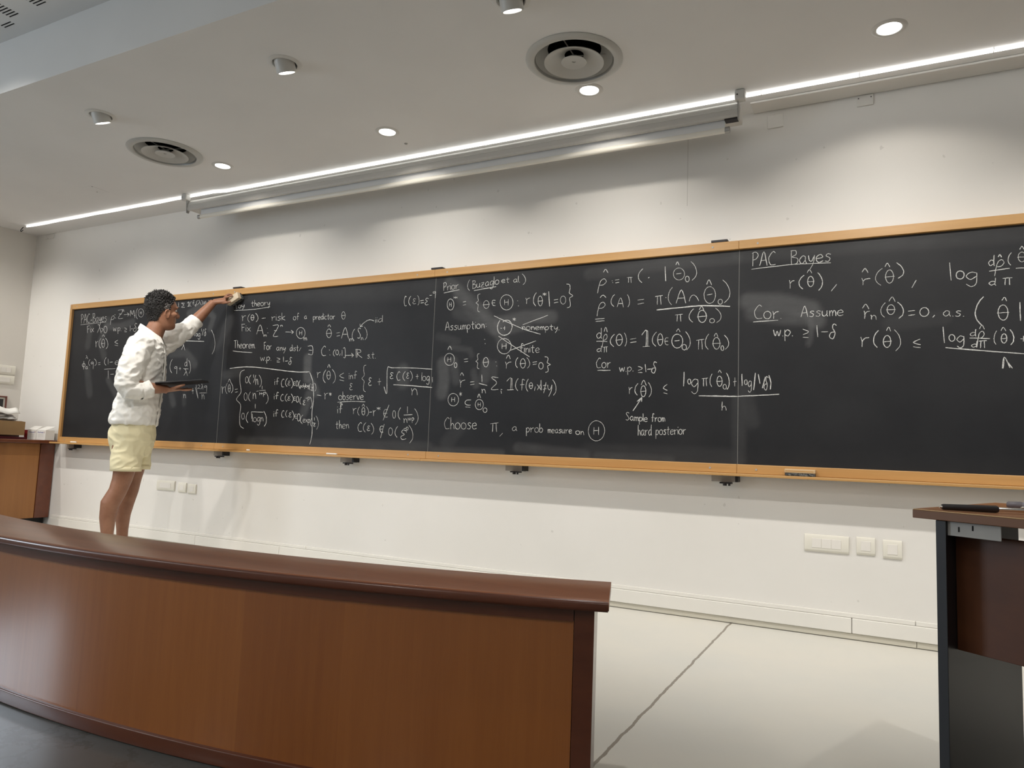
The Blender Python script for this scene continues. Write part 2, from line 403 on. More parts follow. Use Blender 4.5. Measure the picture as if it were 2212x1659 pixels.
for x0, x1 in ((XB0 - .024, XB0), (XB1, XB1 + .024)):
    bm = bmesh.new(); tube(bm, [(x0, -.042, -.179), (x1, -.042, -.179)], [(.0135, .0165)] * 2, 20); build('end_cap', bm, m_metal, bar, 50)
build('slot_rail', nbox(XB1, XR - .004, -.062, -.02, -.134, -.1185), m_dark, t)
for sx, xx in ((1, XR), (-1, XL)):
    bm = bmesh.new(); x0, x1 = sorted((xx, xx + sx * .004))
    p = [(-.076, -.145), (-.055, -.145), (-.02, -.05), (-.02, -.045), (-.085, -.045)]
    lo = [bm.verts.new((x0, y, z)) for y, z in p]; hi = [bm.verts.new((x1, y, z)) for y, z in p]
    bm.faces.new(lo); bm.faces.new(hi[::-1])
    for i in range(5): bm.faces.new((lo[i], lo[(i + 1) % 5], hi[(i + 1) % 5], hi[i]))
    br = build('mounting_bracket', bm, m_metal, t)
    x0, x1 = sorted((xx - sx * .012, xx + sx * .04))
    bl = build('bracket_block', nbox(x0, x1, -.105, -.055, -.052, 0), m_trim, br, bevel=.008)
    bm = bmesh.new(); tube(bm, [((x0 + x1) / 2 - .012, -.1055, -.028), ((x0 + x1) / 2 - .012, -.107, -.028)], .004, 12); build('screw', bm, m_dark, bl)

# covers and hatches on wall and ceiling
def cover(name, label, cat, x0, x1, z0, z1, screws=()):
    t = thing(name, label, cat, ((x0 + x1) / 2, WALLY, (z0 + z1) / 2))
    w, h = (x1 - x0) / 2, (z1 - z0) / 2
    build('plate', nbox(-w, w, -.007, -.0005, -h, h), m_wall if not screws else m_trunk, t, bevel=.003)
    for u, v in screws:
        bm = bmesh.new(); tube(bm, [(u * w, -.0065, v * h), (u * w, -.0082, v * h)], .003, 10); build('screw', bm, m_dark, t)
    return t
cover('junction_box_cover', 'square white cover plate with two screws high on the wall at upper right', 'cover plate', 4.362, 4.438, 2.64, 2.697, ((-.78, .45), (.72, .45)))
cover('junction_box_cover', 'square white cover plate on the wall in the upper left corner below the strip end', 'cover plate', -2.56, -2.43, 2.655, 2.735 - .035, ((-.4, -.6),))
cover('wall_patch_plate', 'faint painted-over square plate on the wall right of the screen end', 'cover plate', 3.93, 4.01, 2.60, 2.675)
t = thing('ceiling_access_hatch', 'faint square access plate set in the ceiling left of the upper left air diffuser', 'access plate', (-.89, -.545, CEIL))
build('plate', nbox(-.055, .055, -.075, .075, -.002, -.0003), m_ceil, t, bevel=.0008)
for u, v in ((-.03, .03), (.048, -.06)):
    bm = bmesh.new(); tube(bm, [(u, v, -.0019), (u, v, -.003)], .004, 10); build('screw', bm, m_dark, t)
bm = bmesh.new(); lathe(bm, [(0, -.006), (.008, -.005), (.011, -.0005), (0, -.0005)], 16); o = build('ceiling_sensor', bm, m_galv, None, 50, loc=(1.85, -.335, CEIL))
tag(o, 'tiny grey round button on the ceiling beside the middle downlight', 'sensor')

# chalk marks in board coordinates (millimetres along the board, millimetres above the floor)
GLY="""rho -1391 1777 -1336 1775 -1402 1854;: -1339 1831 -1326 1830 -1344 1862;Z -1297 1829 -1227 1825 -1306 1897;n -1250 1881 -1224 1880 -1252 1901;M -1138 1837 -1085 1834 -1145 1888;1 -1079 1821 -1072 1821 -1082 1844;( -1060 1809 -1036 1808 -1073 1901;Q -1034 1825 -965 1822 -1044 1895;lam -1558 1711 -1505 1709 -1569 1785;> -1505 1722 -1478 1721 -1509 1753;0 -1469 1710 -1425 1708 -1478 1769;>= -1195 1707 -1163 1706 -1200 1742;1 -1126 1709 -1117 1709 -1132 1757;del -1079 1704 -1030 1702 -1089 1775;r -1564 1588 -1527 1587 -1572 1643;( -1515 1578 -1486 1577 -1528 1666;th -1485 1585 -1433 1583 -1495 1656;) -1427 1569 -1394 1568 -1440 1663;^ -1488 1676 -1454 1675 -1490 1694;<= -1306 1593 -1262 1592 -1312 1641;phi -1718 1398 -1678 1398 -1730 1472;lam -1685 1490 -1656 1490 -1690 1518;a -1674 1400 -1645 1400 -1678 1423;( -1636 1430 -1615 1429 -1644 1485;q -1598 1399 -1565 1398 -1607 1461;) -1556 1428 -1527 1427 -1565 1487;= -1505 1435 -1476 1435 -1508 1455;( -1419 1428 -1393 1428 -1429 1496;1 -1375 1436 -1367 1436 -1382 1483;e -1279 1430 -1234 1430 -1283 1463;1 -1358 1314 -1347 1314 -1368 1384;1 -554 1890 -544 1889 -557 1918;Sig -512 1876 -473 1874 -517 1912;II -446 1880 -418 1879 -450 1916;( -414 1877 -397 1876 -419 1918;f -387 1886 -363 1885 -392 1924;o -356 1877 -344 1876 -358 1891;( -341 1885 -324 1884 -346 1925;lam -323 1887 -292 1885 -326 1920;) -286 1882 -269 1881 -290 1921;neq -264 1882 -232 1880 -268 1914;y -230 1863 -203 1862 -234 1906;) -203 1874 -191 1873 -208 1916;^ -321 1827 -297 1826 -323 1841;l -334 1636 -327 1636 -337 1659;o -316 1635 -299 1635 -319 1658;g -292 1610 -268 1609 -297 1657;1 -262 1671 -255 1671 -264 1693;del -225 1635 -202 1634 -232 1691;lam -471 1530 -432 1528 -478 1591;) -129 1489 -90 1488 -150 1678;( -584 1349 -556 1349 -598 1460;q -530 1342 -501 1342 -537 1400;+ -480 1371 -457 1370 -483 1395;d -419 1400 -389 1400 -426 1463;lam -419 1326 -377 1325 -424 1375;) -365 1343 -344 1343 -378 1447;+ -311 1181 -287 1181 -317 1228;2 -251 1221 -219 1221 -255 1252;lam -212 1216 -189 1216 -217 1255;q -176 1197 -146 1197 -181 1244;n -196 1140 -169 1140 -200 1179;n -403 1149 -376 1149 -407 1181;o 125 1834 152 1832 123 1857;y 160 1822 190 1821 156 1858;r 174 1731 215 1729 169 1775;( 236 1720 260 1719 229 1784;th 263 1734 301 1732 259 1775;) 315 1719 340 1718 309 1785;th 1132 1698 1171 1696 1128 1751;A 335 1625 402 1622 328 1696;m 407 1604 436 1603 406 1618;: 441 1630 451 1629 437 1666;Z 501 1604 557 1602 494 1682;n 569 1671 590 1670 568 1683;Q 731 1578 813 1575 724 1658;m 802 1561 831 1560 800 1582;th 1006 1574 1060 1572 1001 1635;^ 1016 1649 1042 1648 1015 1665;= 1099 1581 1130 1579 1097 1607;A 1144 1563 1207 1560 1138 1640;m 1216 1540 1249 1539 1214 1560;( 1240 1543 1263 1542 1234 1625;S 1284 1560 1313 1559 1279 1630;n 1316 1545 1334 1544 1315 1564;) 1343 1545 1368 1544 1337 1635;ex 849 1462 891 1460 844 1518;C 975 1449 1016 1448 970 1514;: 1044 1449 1054 1449 1041 1486;( 1082 1440 1098 1440 1079 1488;0 1103 1450 1128 1449 1100 1484;, 1138 1442 1144 1442 1137 1457;1 1156 1442 1163 1442 1153 1482;] 1171 1431 1188 1430 1166 1493;RR 1279 1425 1334 1423 1274 1482;>= 557 1411 588 1411 555 1443;1 619 1410 626 1410 615 1449;del 674 1391 706 1390 669 1444;r 948 1292 979 1292 945 1333;( 1006 1255 1032 1255 999 1347;th 1034 1281 1072 1280 1030 1338;) 1088 1251 1116 1251 1080 1349;^ 1037 1361 1061 1361 1036 1383;<= 1152 1268 1191 1267 1147 1323;eps 1245 1205 1268 1205 1241 1250;{ 1349 1192 1386 1192 1336 1373;eps 1403 1234 1427 1234 1399 1287;+ 1479 1235 1505 1235 1476 1282;eps 1577 1278 1603 1277 1574 1319;C 1632 1268 1660 1268 1628 1323;( 1681 1263 1701 1263 1677 1325;eps 1709 1278 1729 1278 1706 1314;) 1737 1261 1755 1261 1733 1327;+ 1783 1272 1803 1272 1781 1306;n 1754 1169 1800 1169 1751 1214;1 1908 1250 1913 1250 1906 1284;r 19 1184 52 1184 13 1237;( 58 1181 80 1181 49 1264;th 82 1195 109 1195 76 1252;) 113 1187 135 1187 104 1268;^ 76 1268 104 1268 74 1293;= 156 1192 186 1192 153 1218;{ 200 923 284 925 155 1358;O 257 1262 286 1261 253 1309;( 294 1253 317 1253 287 1321;1 334 1300 341 1300 331 1324;n 362 1248 386 1248 358 1292;) 399 1230 423 1230 390 1319;C 618 1231 645 1231 613 1287;( 658 1232 678 1232 653 1293;eps 679 1243 704 1242 676 1273;) 711 1221 731 1220 705 1292;in 731 1241 751 1241 729 1265;O 757 1234 777 1234 754 1273;( 786 1216 800 1216 780 1276;( 884 1205 896 1205 880 1253;1 905 1233 910 1233 904 1249;eps 903 1201 925 1201 902 1223;) 932 1197 947 1197 927 1256;O 257 1132 289 1132 251 1188;( 303 1126 325 1126 296 1196;n 344 1142 376 1142 340 1188;1 428 1215 435 1215 426 1238;) 473 1107 501 1107 465 1195;C 621 1130 649 1130 617 1176;( 665 1125 685 1125 660 1179;eps 687 1133 714 1133 685 1161;) 723 1115 742 1115 717 1179;in 741 1133 763 1133 739 1157;O 770 1120 794 1120 766 1161;( 805 1105 820 1105 801 1157;eps 835 1101 857 1101 832 1135;p 878 1126 897 1126 875 1157;) 904 1076 919 1076 898 1157;1 372 1072 381 1072 369 1107;O 245 992 274 993 241 1037;( 295 967 319 967 287 1049;) 473 944 499 944 463 1054;C 640 1013 665 1013 636 1059;( 680 1013 695 1013 676 1063;eps 710 1014 735 1014 707 1045;) 742 992 761 992 735 1060;in 765 1007 787 1007 762 1034;O 791 987 818 987 787 1038;( 822 968 846 968 817 1031;( 915 952 929 952 910 1010;1 945 992 953 992 943 1014;eps 944 952 963 953 942 973;) 969 931 990 932 961 1025;r 1027 1141 1060 1141 1023 1186;* 1067 1165 1089 1165 1065 1189;r 1284 1042 1313 1042 1281 1082;( 1326 1032 1343 1033 1321 1090;th 1358 1036 1389 1036 1354 1086;^ 1358 1092 1380 1092 1357 1109;) 1398 1029 1417 1029 1394 1093;r 1455 1030 1476 1030 1452 1069;* 1482 1070 1512 1071 1481 1090;in 1541 1025 1575 1026 1538 1072;O 1615 1018 1638 1018 1612 1067;( 1660 1009 1680 1009 1655 1088;1 1726 1050 1734 1051 1723 1094;n 1705 989 1731 990 1703 1017;) 1789 978 1817 978 1783 1082;C 1335 927 1370 928 1331 984;( 1381 921 1402 922 1377 985;eps 1412 932 1436 932 1410 964;) 1446 909 1468 909 1441 982;in 1518 924 1545 925 1515 963;O 1589 905 1621 906 1586 954;( 1642 893 1663 893 1638 965;eps 1689 881 1730 882 1685 942;p 1730 925 1745 925 1727 963;) 1752 859 1784 860 1745 974;C 1659 1763 1678 1762 1654 1827;( 1695 1761 1714 1760 1691 1825;eps 1727 1770 1752 1769 1725 1805;) 1765 1759 1778 1759 1761 1824;= 1788 1772 1814 1770 1786 1791;eps 1824 1757 1851 1756 1822 1802;q 1883 1801 1903 1799 1881 1843;( 2141 1830 2160 1829 2137 1901;) 2525 1840 2548 1838 2522 1908;Q 1996 1714 2046 1711 1992 1786;* 2039 1786 2070 1784 2038 1799;= 2111 1738 2135 1737 2110 1763;{ 2210 1690 2240 1688 2204 1805;th 2257 1710 2306 1707 2255 1759;in 2322 1725 2346 1723 2320 1757;Q 2380 1693 2468 1688 2376 1788;: 2499 1710 2507 1710 2497 1744;r 2555 1721 2583 1720 2553 1758;( 2606 1704 2625 1703 2603 1786;th 2634 1704 2669 1702 2631 1764;* 2664 1763 2689 1762 2664 1782;= 2740 1715 2767 1714 2739 1737;0 2782 1706 2816 1704 2780 1754;} 2821 1681 2861 1679 2816 1824;: 2283 1595 2289 1595 2283 1611;* 2470 1621 2491 1620 2469 1640;: 2278 1487 2287 1486 2277 1515;Q 2374 1421 2468 1419 2369 1515;^ 2015 1456 2045 1455 2013 1480;Q 1995 1358 2069 1356 1991 1435;0 2069 1342 2088 1341 2068 1374;= 2138 1377 2168 1376 2137 1397;{ 2227 1331 2252 1331 2222 1426;th 2274 1343 2319 1342 2271 1401;: 2366 1346 2374 1346 2364 1372;^ 2436 1388 2464 1387 2435 1412;r 2433 1329 2473 1329 2431 1371;( 2502 1333 2518 1333 2499 1395;th 2530 1331 2571 1330 2528 1387;) 2577 1329 2596 1328 2574 1393;= 2614 1350 2642 1350 2614 1367;0 2656 1322 2685 1322 2654 1361;} 2696 1302 2732 1301 2692 1395;^ 2116 1290 2140 1290 2115 1309;r 2116 1218 2155 1218 2113 1265;= 2190 1233 2220 1232 2189 1253;1 2271 1249 2276 1249 2268 1294;n 2276 1180 2302 1180 2274 1206;Sig 2343 1200 2390 1200 2340 1280;i 2408 1177 2418 1177 2407 1203;II 2447 1199 2495 1199 2444 1271;( 2507 1194 2526 1194 2504 1268;f 2537 1196 2568 1196 2535 1262;( 2578 1189 2593 1189 2575 1264;th 2595 1206 2623 1206 2594 1242;, 2632 1193 2639 1193 2631 1219;x 2651 1198 2675 1198 2649 1231;neq 2689 1179 2711 1179 2687 1243;y 2720 1159 2747 1159 2717 1228;) 2752 1166 2773 1166 2748 1258;Q 2036 1101 2113 1101 2032 1179;* 2116 1161 2135 1161 2114 1188;sub 2161 1093 2204 1093 2158 1138;^ 2248 1151 2269 1151 2246 1175;Q 2235 1078 2292 1079 2231 1141;0 2291 1062 2317 1062 2290 1090;pi 2348 944 2403 945 2345 999;, 2411 918 2433 918 2410 939;Q 2981 907 3078 910 2978 1020;^ 3044 1874 3072 1871 3043 1893;rho 3012 1755 3065 1752 3010 1839;: 3098 1810 3103 1810 3097 1822;= 3116 1808 3141 1806 3115 1828;pi 3187 1804 3219 1801 3186 1836;( 3253 1799 3280 1797 3251 1879;Ts 3451 1800 3512 1795 3450 1867;^ 3463 1881 3481 1880 3463 1900;0 3517 1785 3538 1783 3516 1816;) 3546 1790 3577 1788 3545 1895;^ 3028 1727 3065 1725 3027 1743;rho 3012 1621 3062 1618 3010 1703;( 3096 1672 3117 1671 3094 1742;A 3132 1668 3169 1665 3131 1721;) 3193 1664 3205 1663 3191 1735;= 3251 1678 3288 1676 3251 1705;pi 3353 1668 3395 1666 3351 1719;( 3425 1663 3448 1661 3423 1761;A 3468 1669 3521 1666 3467 1743;cap 3539 1676 3591 1673 3539 1710;Ts 3619 1659 3679 1656 3618 1750;^ 3632 1759 3658 1757 3631 1787;0 3693 1650 3715 1649 3693 1677;) 3717 1656 3753 1654 3716 1780;pi 3465 1569 3506 1567 3464 1608;( 3541 1560 3566 1559 3540 1634;th 3583 1558 3638 1555 3582 1624;^ 3594 1623 3619 1621 3594 1645;0 3650 1552 3675 1551 3650 1575;) 3680 1551 3709 1550 3679 1630;= 3003 1591 3059 1589 3002 1608;d 3014 1492 3045 1490 3012 1554;^ 3058 1527 3078 1526 3057 1555;rho 3049 1438 3079 1437 3047 1515;d 3018 1415 3047 1414 3017 1450;pi 3055 1411 3083 1410 3054 1443;( 3098 1442 3123 1441 3096 1513;th 3128 1448 3172 1447 3127 1512;) 3180 1441 3193 1441 3178 1518;= 3213 1461 3249 1460 3212 1485;II 3281 1436 3325 1435 3279 1527;( 3341 1436 3365 1435 3339 1516;th 3367 1440 3402 1439 3366 1505;in 3410 1443 3430 1442 3409 1480;Ts 3449 1423 3508 1421 3448 1499;^ 3473 1511 3492 1510 3473 1528;0 3505 1411 3529 1410 3504 1441;) 3524 1410 3549 1409 3522 1511;pi 3582 1411 3623 1410 3581 1466;( 3629 1410 3648 1409 3628 1494;th 3665 1411 3710 1409 3664 1473;^ 3674 1476 3694 1475 3674 1495;0 3711 1402 3725 1401 3710 1427;) 3727 1407 3750 1406 3726 1483;>= 3263 1291 3288 1291 3262 1326;del 3339 1288 3369 1288 3337 1350;r 3213 1173 3234 1173 3212 1211;( 3248 1165 3266 1165 3246 1231;th 3278 1158 3313 1158 3277 1218;^ 3282 1220 3312 1219 3281 1249;) 3323 1156 3341 1156 3322 1236;<= 3407 1173 3430 1173 3406 1225;o 3539 1226 3555 1225 3538 1253;g 3559 1173 3593 1173 3558 1251;pi 3614 1213 3646 1213 3613 1257;( 3656 1210 3668 1210 3655 1279;th 3689 1213 3722 1212 3688 1266;^ 3698 1283 3714 1282 3697 1298;0 3724 1197 3741 1197 3723 1222;) 3741 1195 3755 1195 3740 1282;+ 3775 1212 3791 1212 3775 1258;o 3831 1220 3845 1220 3831 1245;g 3850 1180 3866 1180 3849 1238;del 3928 1192 3949 1192 3927 1261;h 3719 1085 3741 1085 3718 1132;r 4048 1711 4071 1710 4048 1753;( 4094 1704 4118 1702 4094 1776;th 4131 1715 4166 1712 4131 1767;^ 4132 1783 4154 1781 4132 1802;) 4181 1691 4203 1690 4181 1783;, 4243 1683 4267 1681 4244 1719;^ 4382 1766 4408 1763 4382 1787;r 4380 1704 4417 1701 4380 1739;( 4440 1698 4469 1696 4441 1782;th 4479 1707 4521 1704 4480 1771;^ 4481 1785 4502 1783 4481 1805;) 4530 1725 4559 1723 4531 1802;, 4594 1676 4611 1674 4595 1713;o 4774 1704 4805 1702 4775 1742;g 4813 1666 4854 1663 4814 1733;d 4901 1756 4924 1754 4902 1806;^ 4939 1792 4951 1791 4939 1805;rho 4923 1707 4958 1705 4925 1782;d 4901 1666 4927 1664 4902 1700;pi 4952 1664 4988 1661 4953 1697;( 4975 1752 4988 1751 4976 1811;th 5010 1765 5043 1762 5011 1810;^ 5020 1819 5037 1817 5020 1836;^ 4382 1586 4410 1584 4382 1609;r 4388 1537 4413 1536 4389 1576;n 4419 1532 4442 1530 4419 1555;( 4462 1540 4481 1539 4462 1611;th 4484 1553 4524 1551 4485 1600;^ 4497 1614 4523 1612 4498 1638;) 4532 1531 4557 1530 4533 1610;= 4576 1543 4605 1541 4576 1568;O 4625 1536 4661 1535 4626 1577;, 4677 1529 4685 1528 4678 1541;( 4845 1483 4876 1482 4848 1615;^ 4948 1590 4966 1589 4949 1607;th 4928 1504 4974 1501 4929 1573;>= 4112 1455 4138 1454 4112 1498;del 4235 1445 4267 1444 4235 1518;r 4374 1399 4410 1397 4374 1448;( 4429 1394 4450 1394 4430 1477;th 4467 1394 4506 1393 4468 1451;^ 4485 1472 4503 1471 4485 1492;) 4517 1375 4543 1374 4518 1478;<= 4596 1388 4626 1387 4597 1429;o 4741 1414 4764 1413 4741 1445;g 4772 1382 4799 1381 4772 1437;d 4824 1435 4847 1434 4825 1467;^ 4860 1464 4879 1464 4861 1484;rho 4849 1383 4877 1382 4850 1456;d 4828 1383 4850 1382 4829 1411;pi 4855 1378 4886 1377 4856 1413;( 4914 1392 4924 1392 4916 1455;th 4939 1398 4965 1398 4940 1440;^ 4942 1452 4960 1452 4942 1470;) 4974 1389 4988 1388 4975 1459;+ 5013 1403 5035 1402 5014 1428;N 4943 1283 4981 1283 4944 1335"""
RUNS=[('PAC-Bayes', -1801, 1807, -1444, 1809, -1808, 1850), ('Fix', -1699, 1717, -1607, 1724, -1705, 1751), ('w.p.', -1345, 1719, -1239, 1717, -1349, 1750), ('theory', 261, 1838, 448, 1836, 258, 1864), ('risk', 477, 1720, 611, 1717, 474, 1750), ('of', 689, 1714, 745, 1713, 686, 1740), ('a', 794, 1717, 818, 1716, 792, 1739), ('predictor', 877, 1707, 1076, 1701, 875, 1731), ('Fix', 177, 1653, 272, 1649, 174, 1683), ('iid', 1430, 1658, 1491, 1663, 1429, 1682), ('Theorem.', 110, 1527, 331, 1520, 107, 1559), ('For', 421, 1505, 497, 1504, 418, 1536), ('any', 546, 1497, 634, 1493, 544, 1522), ('dist,', 677, 1489, 782, 1486, 675, 1514), ('s.t.', 1379, 1418, 1447, 1418, 1377, 1443), ('w.p.', 393, 1424, 500, 1425, 391, 1452), ('inf', 1233, 1278, 1300, 1280, 1231, 1306), ('log', 1828, 1261, 1886, 1261, 1827, 1290), ('if', 553, 1245, 594, 1246, 550, 1271), ('polylog', 798, 1225, 879, 1226, 796, 1239), ('1+p', 410, 1172, 467, 1174, 408, 1191), ('if', 557, 1140, 600, 1142, 555, 1166), ('logn', 358, 974, 465, 980, 355, 1005), ('if', 564, 1015, 607, 1018, 562, 1040), ('exp', 845, 979, 910, 977, 843, 1003), ('Observe', 1153, 1137, 1366, 1139, 1150, 1167), ('if', 1151, 1045, 1196, 1047, 1148, 1076), ('1+p', 1739, 1003, 1783, 1005, 1737, 1022), ('then', 1143, 940, 1256, 944, 1141, 970), ('Prior', 1959, 1841, 2072, 1848, 1958, 1869), ('Buzaglo', 2175, 1840, 2364, 1857, 2174, 1867), ('et al.', 2383, 1863, 2508, 1857, 2382, 1884), ('Assumption', 1989, 1582, 2275, 1584, 1987, 1611), ('nonempty.', 2536, 1563, 2779, 1551, 2535, 1584), ('finite', 2525, 1426, 2656, 1421, 2524, 1454), ('Choose', 2018, 954, 2250, 959, 2016, 993), ('a', 2495, 953, 2527, 954, 2494, 978), ('prob', 2589, 947, 2696, 948, 2588, 975), ('measure', 2729, 946, 2879, 947, 2728, 968), ('on', 2903, 942, 2953, 940, 2903, 963), ('Cor', 3017, 1321, 3102, 1322, 3017, 1352), ('w.p.', 3155, 1298, 3235, 1300, 3154, 1323), ('Sample', 3199, 1028, 3322, 1020, 3198, 1051), ('from', 3344, 1021, 3418, 1022, 3344, 1044), ('hard', 3271, 944, 3347, 946, 3270, 975), ('posterior', 3370, 950, 3532, 957, 3370, 977), ('PAC', 3864, 1842, 3982, 1837, 3864, 1881), ('Bayes', 4054, 1833, 4242, 1835, 4054, 1873), ('Cor.', 3879, 1561, 4010, 1557, 3879, 1600), ('Assume', 4103, 1560, 4297, 1557, 4103, 1589), ('a.s.', 4720, 1532, 4801, 1527, 4720, 1558), ('w.p.', 3972, 1468, 4065, 1465, 3972, 1500)]
POLYS=[(4, -1803, 1796, -1638, 1799, -1451, 1803), (4, -1221, 1855, -1153, 1854), (4, -1180, 1869, -1153, 1854, -1171, 1839), (4, -1113, 1727, -1089, 1729), (4, -1354, 1453, -1314, 1454), (4, -1417, 1395, -1268, 1397), (4, -1327, 1350, -1284, 1351), (4, -562, 1882, -539, 1883), (4, -236, 1690, -250, 1639), (6, -491, 1603, -374, 1600, -220, 1591), (4, -431, 1382, -372, 1378), (5, -314, 1273, -227, 1275, -132, 1278), (4, -279, 1233, -238, 1146, -272, 1252), (4, -228, 1188, -141, 1190), (4, -385, 1207, -358, 1206), (4, 96, 1865, 106, 1830), (5, 83, 1818, 250, 1815, 378, 1819, 453, 1825), (5, 377, 1742, 415, 1743), (5, 622, 1630, 700, 1625), (5, 675, 1640, 700, 1625, 682, 1614), (5, 1418, 1672, 1378, 1682, 1334, 1664, 1305, 1640), (5, 1299, 1658, 1303, 1638, 1325, 1641), (5, 101, 1506, 206, 1495, 306, 1488), (5, 1190, 1443, 1259, 1443), (5, 1240, 1457, 1259, 1443, 1246, 1430), (5, 638, 1416, 665, 1417), (7, 83, 1373, 186, 1381, 347, 1378, 609, 1350, 760, 1336, 876, 1335), (6, 1531, 1226, 1556, 1183, 1551, 1344, 1591, 1350, 1750, 1346, 1904, 1335), (7, 1607, 1238, 1757, 1230, 1911, 1217), (5, 358, 1320, 339, 1264), (4, 896, 1227, 923, 1227), (4, 375, 1199, 398, 1201), (4, 406, 1204, 467, 1207), (4, 855, 1148, 872, 1149), (5, 348, 997, 340, 1048, 461, 1046), (4, 932, 977, 961, 974), (6, 878, 1331, 913, 1260, 928, 1149, 922, 1040, 935, 909, 921, 825), (5, 958, 1171, 997, 1166), (5, 1145, 1121, 1267, 1128, 1382, 1124), (4, 1173, 1117, 1180, 1084), (4, 1164, 1109, 1175, 1119, 1192, 1105), (5, 1421, 1054, 1444, 1057), (5, 1580, 1105, 1538, 1003), (5, 1702, 1039, 1769, 1043), (5, 1550, 978, 1525, 886), (5, 1707, 951, 1725, 953), (5, 1856, 1818, 1874, 1818), (6, 1964, 1827, 2080, 1841), (6, 2188, 1827, 2345, 1842), (6, 2703, 1787, 2712, 1695), (6, 2382, 1629, 2367, 1598, 2375, 1556, 2412, 1534, 2452, 1548, 2467, 1588, 2448, 1621, 2419, 1626, 2401, 1617), (5, 2387, 1580, 2397, 1578), (5, 2407, 1580, 2417, 1579, 2416, 1566), (5, 2416, 1590, 2417, 1579), (5, 2339, 1659, 2420, 1621, 2553, 1564, 2660, 1531), (5, 2704, 1643, 2540, 1594), (5, 2377, 1530, 2490, 1459, 2593, 1397), (5, 2631, 1492, 2456, 1439), (6, 2251, 1242, 2311, 1227), (6, 2673, 1256, 2677, 1196), (6, 3309, 1821, 3316, 1826), (6, 3403, 1879, 3409, 1796), (8, 3361, 1638, 3490, 1644, 3614, 1647, 3755, 1635), (5, 3410, 1704, 3413, 1705), (5, 3013, 1476, 3079, 1472), (6, 3025, 1308, 3102, 1307), (5, 3302, 1338, 3307, 1294), (5, 3315, 1309, 3339, 1311), (6, 3518, 1291, 3516, 1214), (6, 3818, 1276, 3820, 1214), (6, 3885, 1280, 3877, 1191), (6, 3899, 1273, 3908, 1224), (6, 3933, 1260, 3920, 1201), (6, 3951, 1267, 3962, 1229, 3958, 1194), (8, 3599, 1162, 3716, 1160, 3795, 1159), (6, 3795, 1159, 3900, 1164, 4001, 1169), (6, 3239, 1079, 3287, 1152), (6, 3261, 1131, 3288, 1155, 3286, 1130), (5, 3264, 1133, 3277, 1140, 3274, 1131), (5, 3862, 1826, 4055, 1835, 4241, 1828), (5, 4749, 1785, 4754, 1699), (5, 4902, 1730, 4964, 1737, 4981, 1737), (5, 5003, 1736, 5043, 1735), (5, 3873, 1546, 3994, 1549), (5, 5015, 1580, 5015, 1496), (5, 4177, 1514, 4181, 1455), (5, 4197, 1480, 4228, 1480), (5, 4718, 1483, 4722, 1407), (5, 4821, 1426, 4900, 1420), (6, 4726, 1384, 4871, 1366, 5033, 1347)]
DUST=[(60, 0.1, -1655, 1823, -1676, 1604), (60, 0.1, -1429, 1812, -1509, 1640, -1438, 1513), (50, 0.13, -1097, 1788, -1267, 1755, -1448, 1763), (50, 0.12, -1356, 1306, -1237, 1183), (70, 0.1, -1644, 1393, -1587, 1192), (45, 0.16, -422, 1825, -275, 1878, -135, 1779, -167, 1690), (60, 0.1, -333, 1820, -494, 1673), (60, 0.12, -586, 1506, -418, 1509, -308, 1415), (50, 0.13, -545, 1166, -515, 1105), (40, 0.09, -399, 1166, -392, 1106), (60, 0.22, 850, 1432, 857, 1290), (55, 0.16, 892, 1275, 948, 1186), (60, 0.14, 882, 1172, 844, 1046), (75, 0.15, 1676, 1335, 1681, 1252), (60, 0.1, 37, 1324, 189, 1346), (90, 0.07, 38, 1734, -101, 1553), (120, 0.05, 127, 1947, 1050, 1900, 1841, 1860), (60, 0.16, 2002, 1897, 2270, 1681, 2414, 1497), (75, 0.15, 2081, 1810, 2185, 1697, 2352, 1578), (60, 0.09, 2069, 1692, 2212, 1642), (65, 0.17, 2368, 1613, 2550, 1641, 2727, 1631), (50, 0.12, 2394, 1555, 2563, 1589), (40, 0.07, 1939, 1547, 2085, 1509), (70, 0.22, 1981, 1368, 1998, 1277, 1985, 1181), (50, 0.13, 2061, 1382, 2086, 1260), (40, 0.12, 2211, 1311, 2233, 1232), (60, 0.15, 2298, 1361, 2290, 1273), (40, 0.1, 2356, 1360, 2354, 1283), (80, 0.07, 2126, 974, 2040, 868), (30, 0.1, 2037, 1473, 2174, 1453, 2191, 1416), (60, 0.08, 2961, 1873, 3117, 1882, 3383, 1896, 3779, 1897), (60, 0.07, 3804, 1133, 3807, 843), (90, 0.05, 2981, 838, 3789, 833), (75, 0.22, 3849, 1655, 3992, 1646, 4149, 1596, 4174, 1541), (65, 0.16, 3869, 1591, 4024, 1562, 4124, 1557), (22, 0.16, 4146, 1543, 4149, 1475, 4140, 1422), (60, 0.06, 3832, 1198, 3873, 1028), (60, 0.05, 4501, 1506, 4719, 1527), (80, 0.06, 3800, 1913, 4448, 1913, 5032, 1903), (40, 0.13, 1950, 818, 2427, 819), (50, 0.12, 2538, 857, 2963, 828), (40, 0.1, 3036, 825, 3454, 820), (60, 0.1, 242, 832, 949, 829, 1902, 837)]
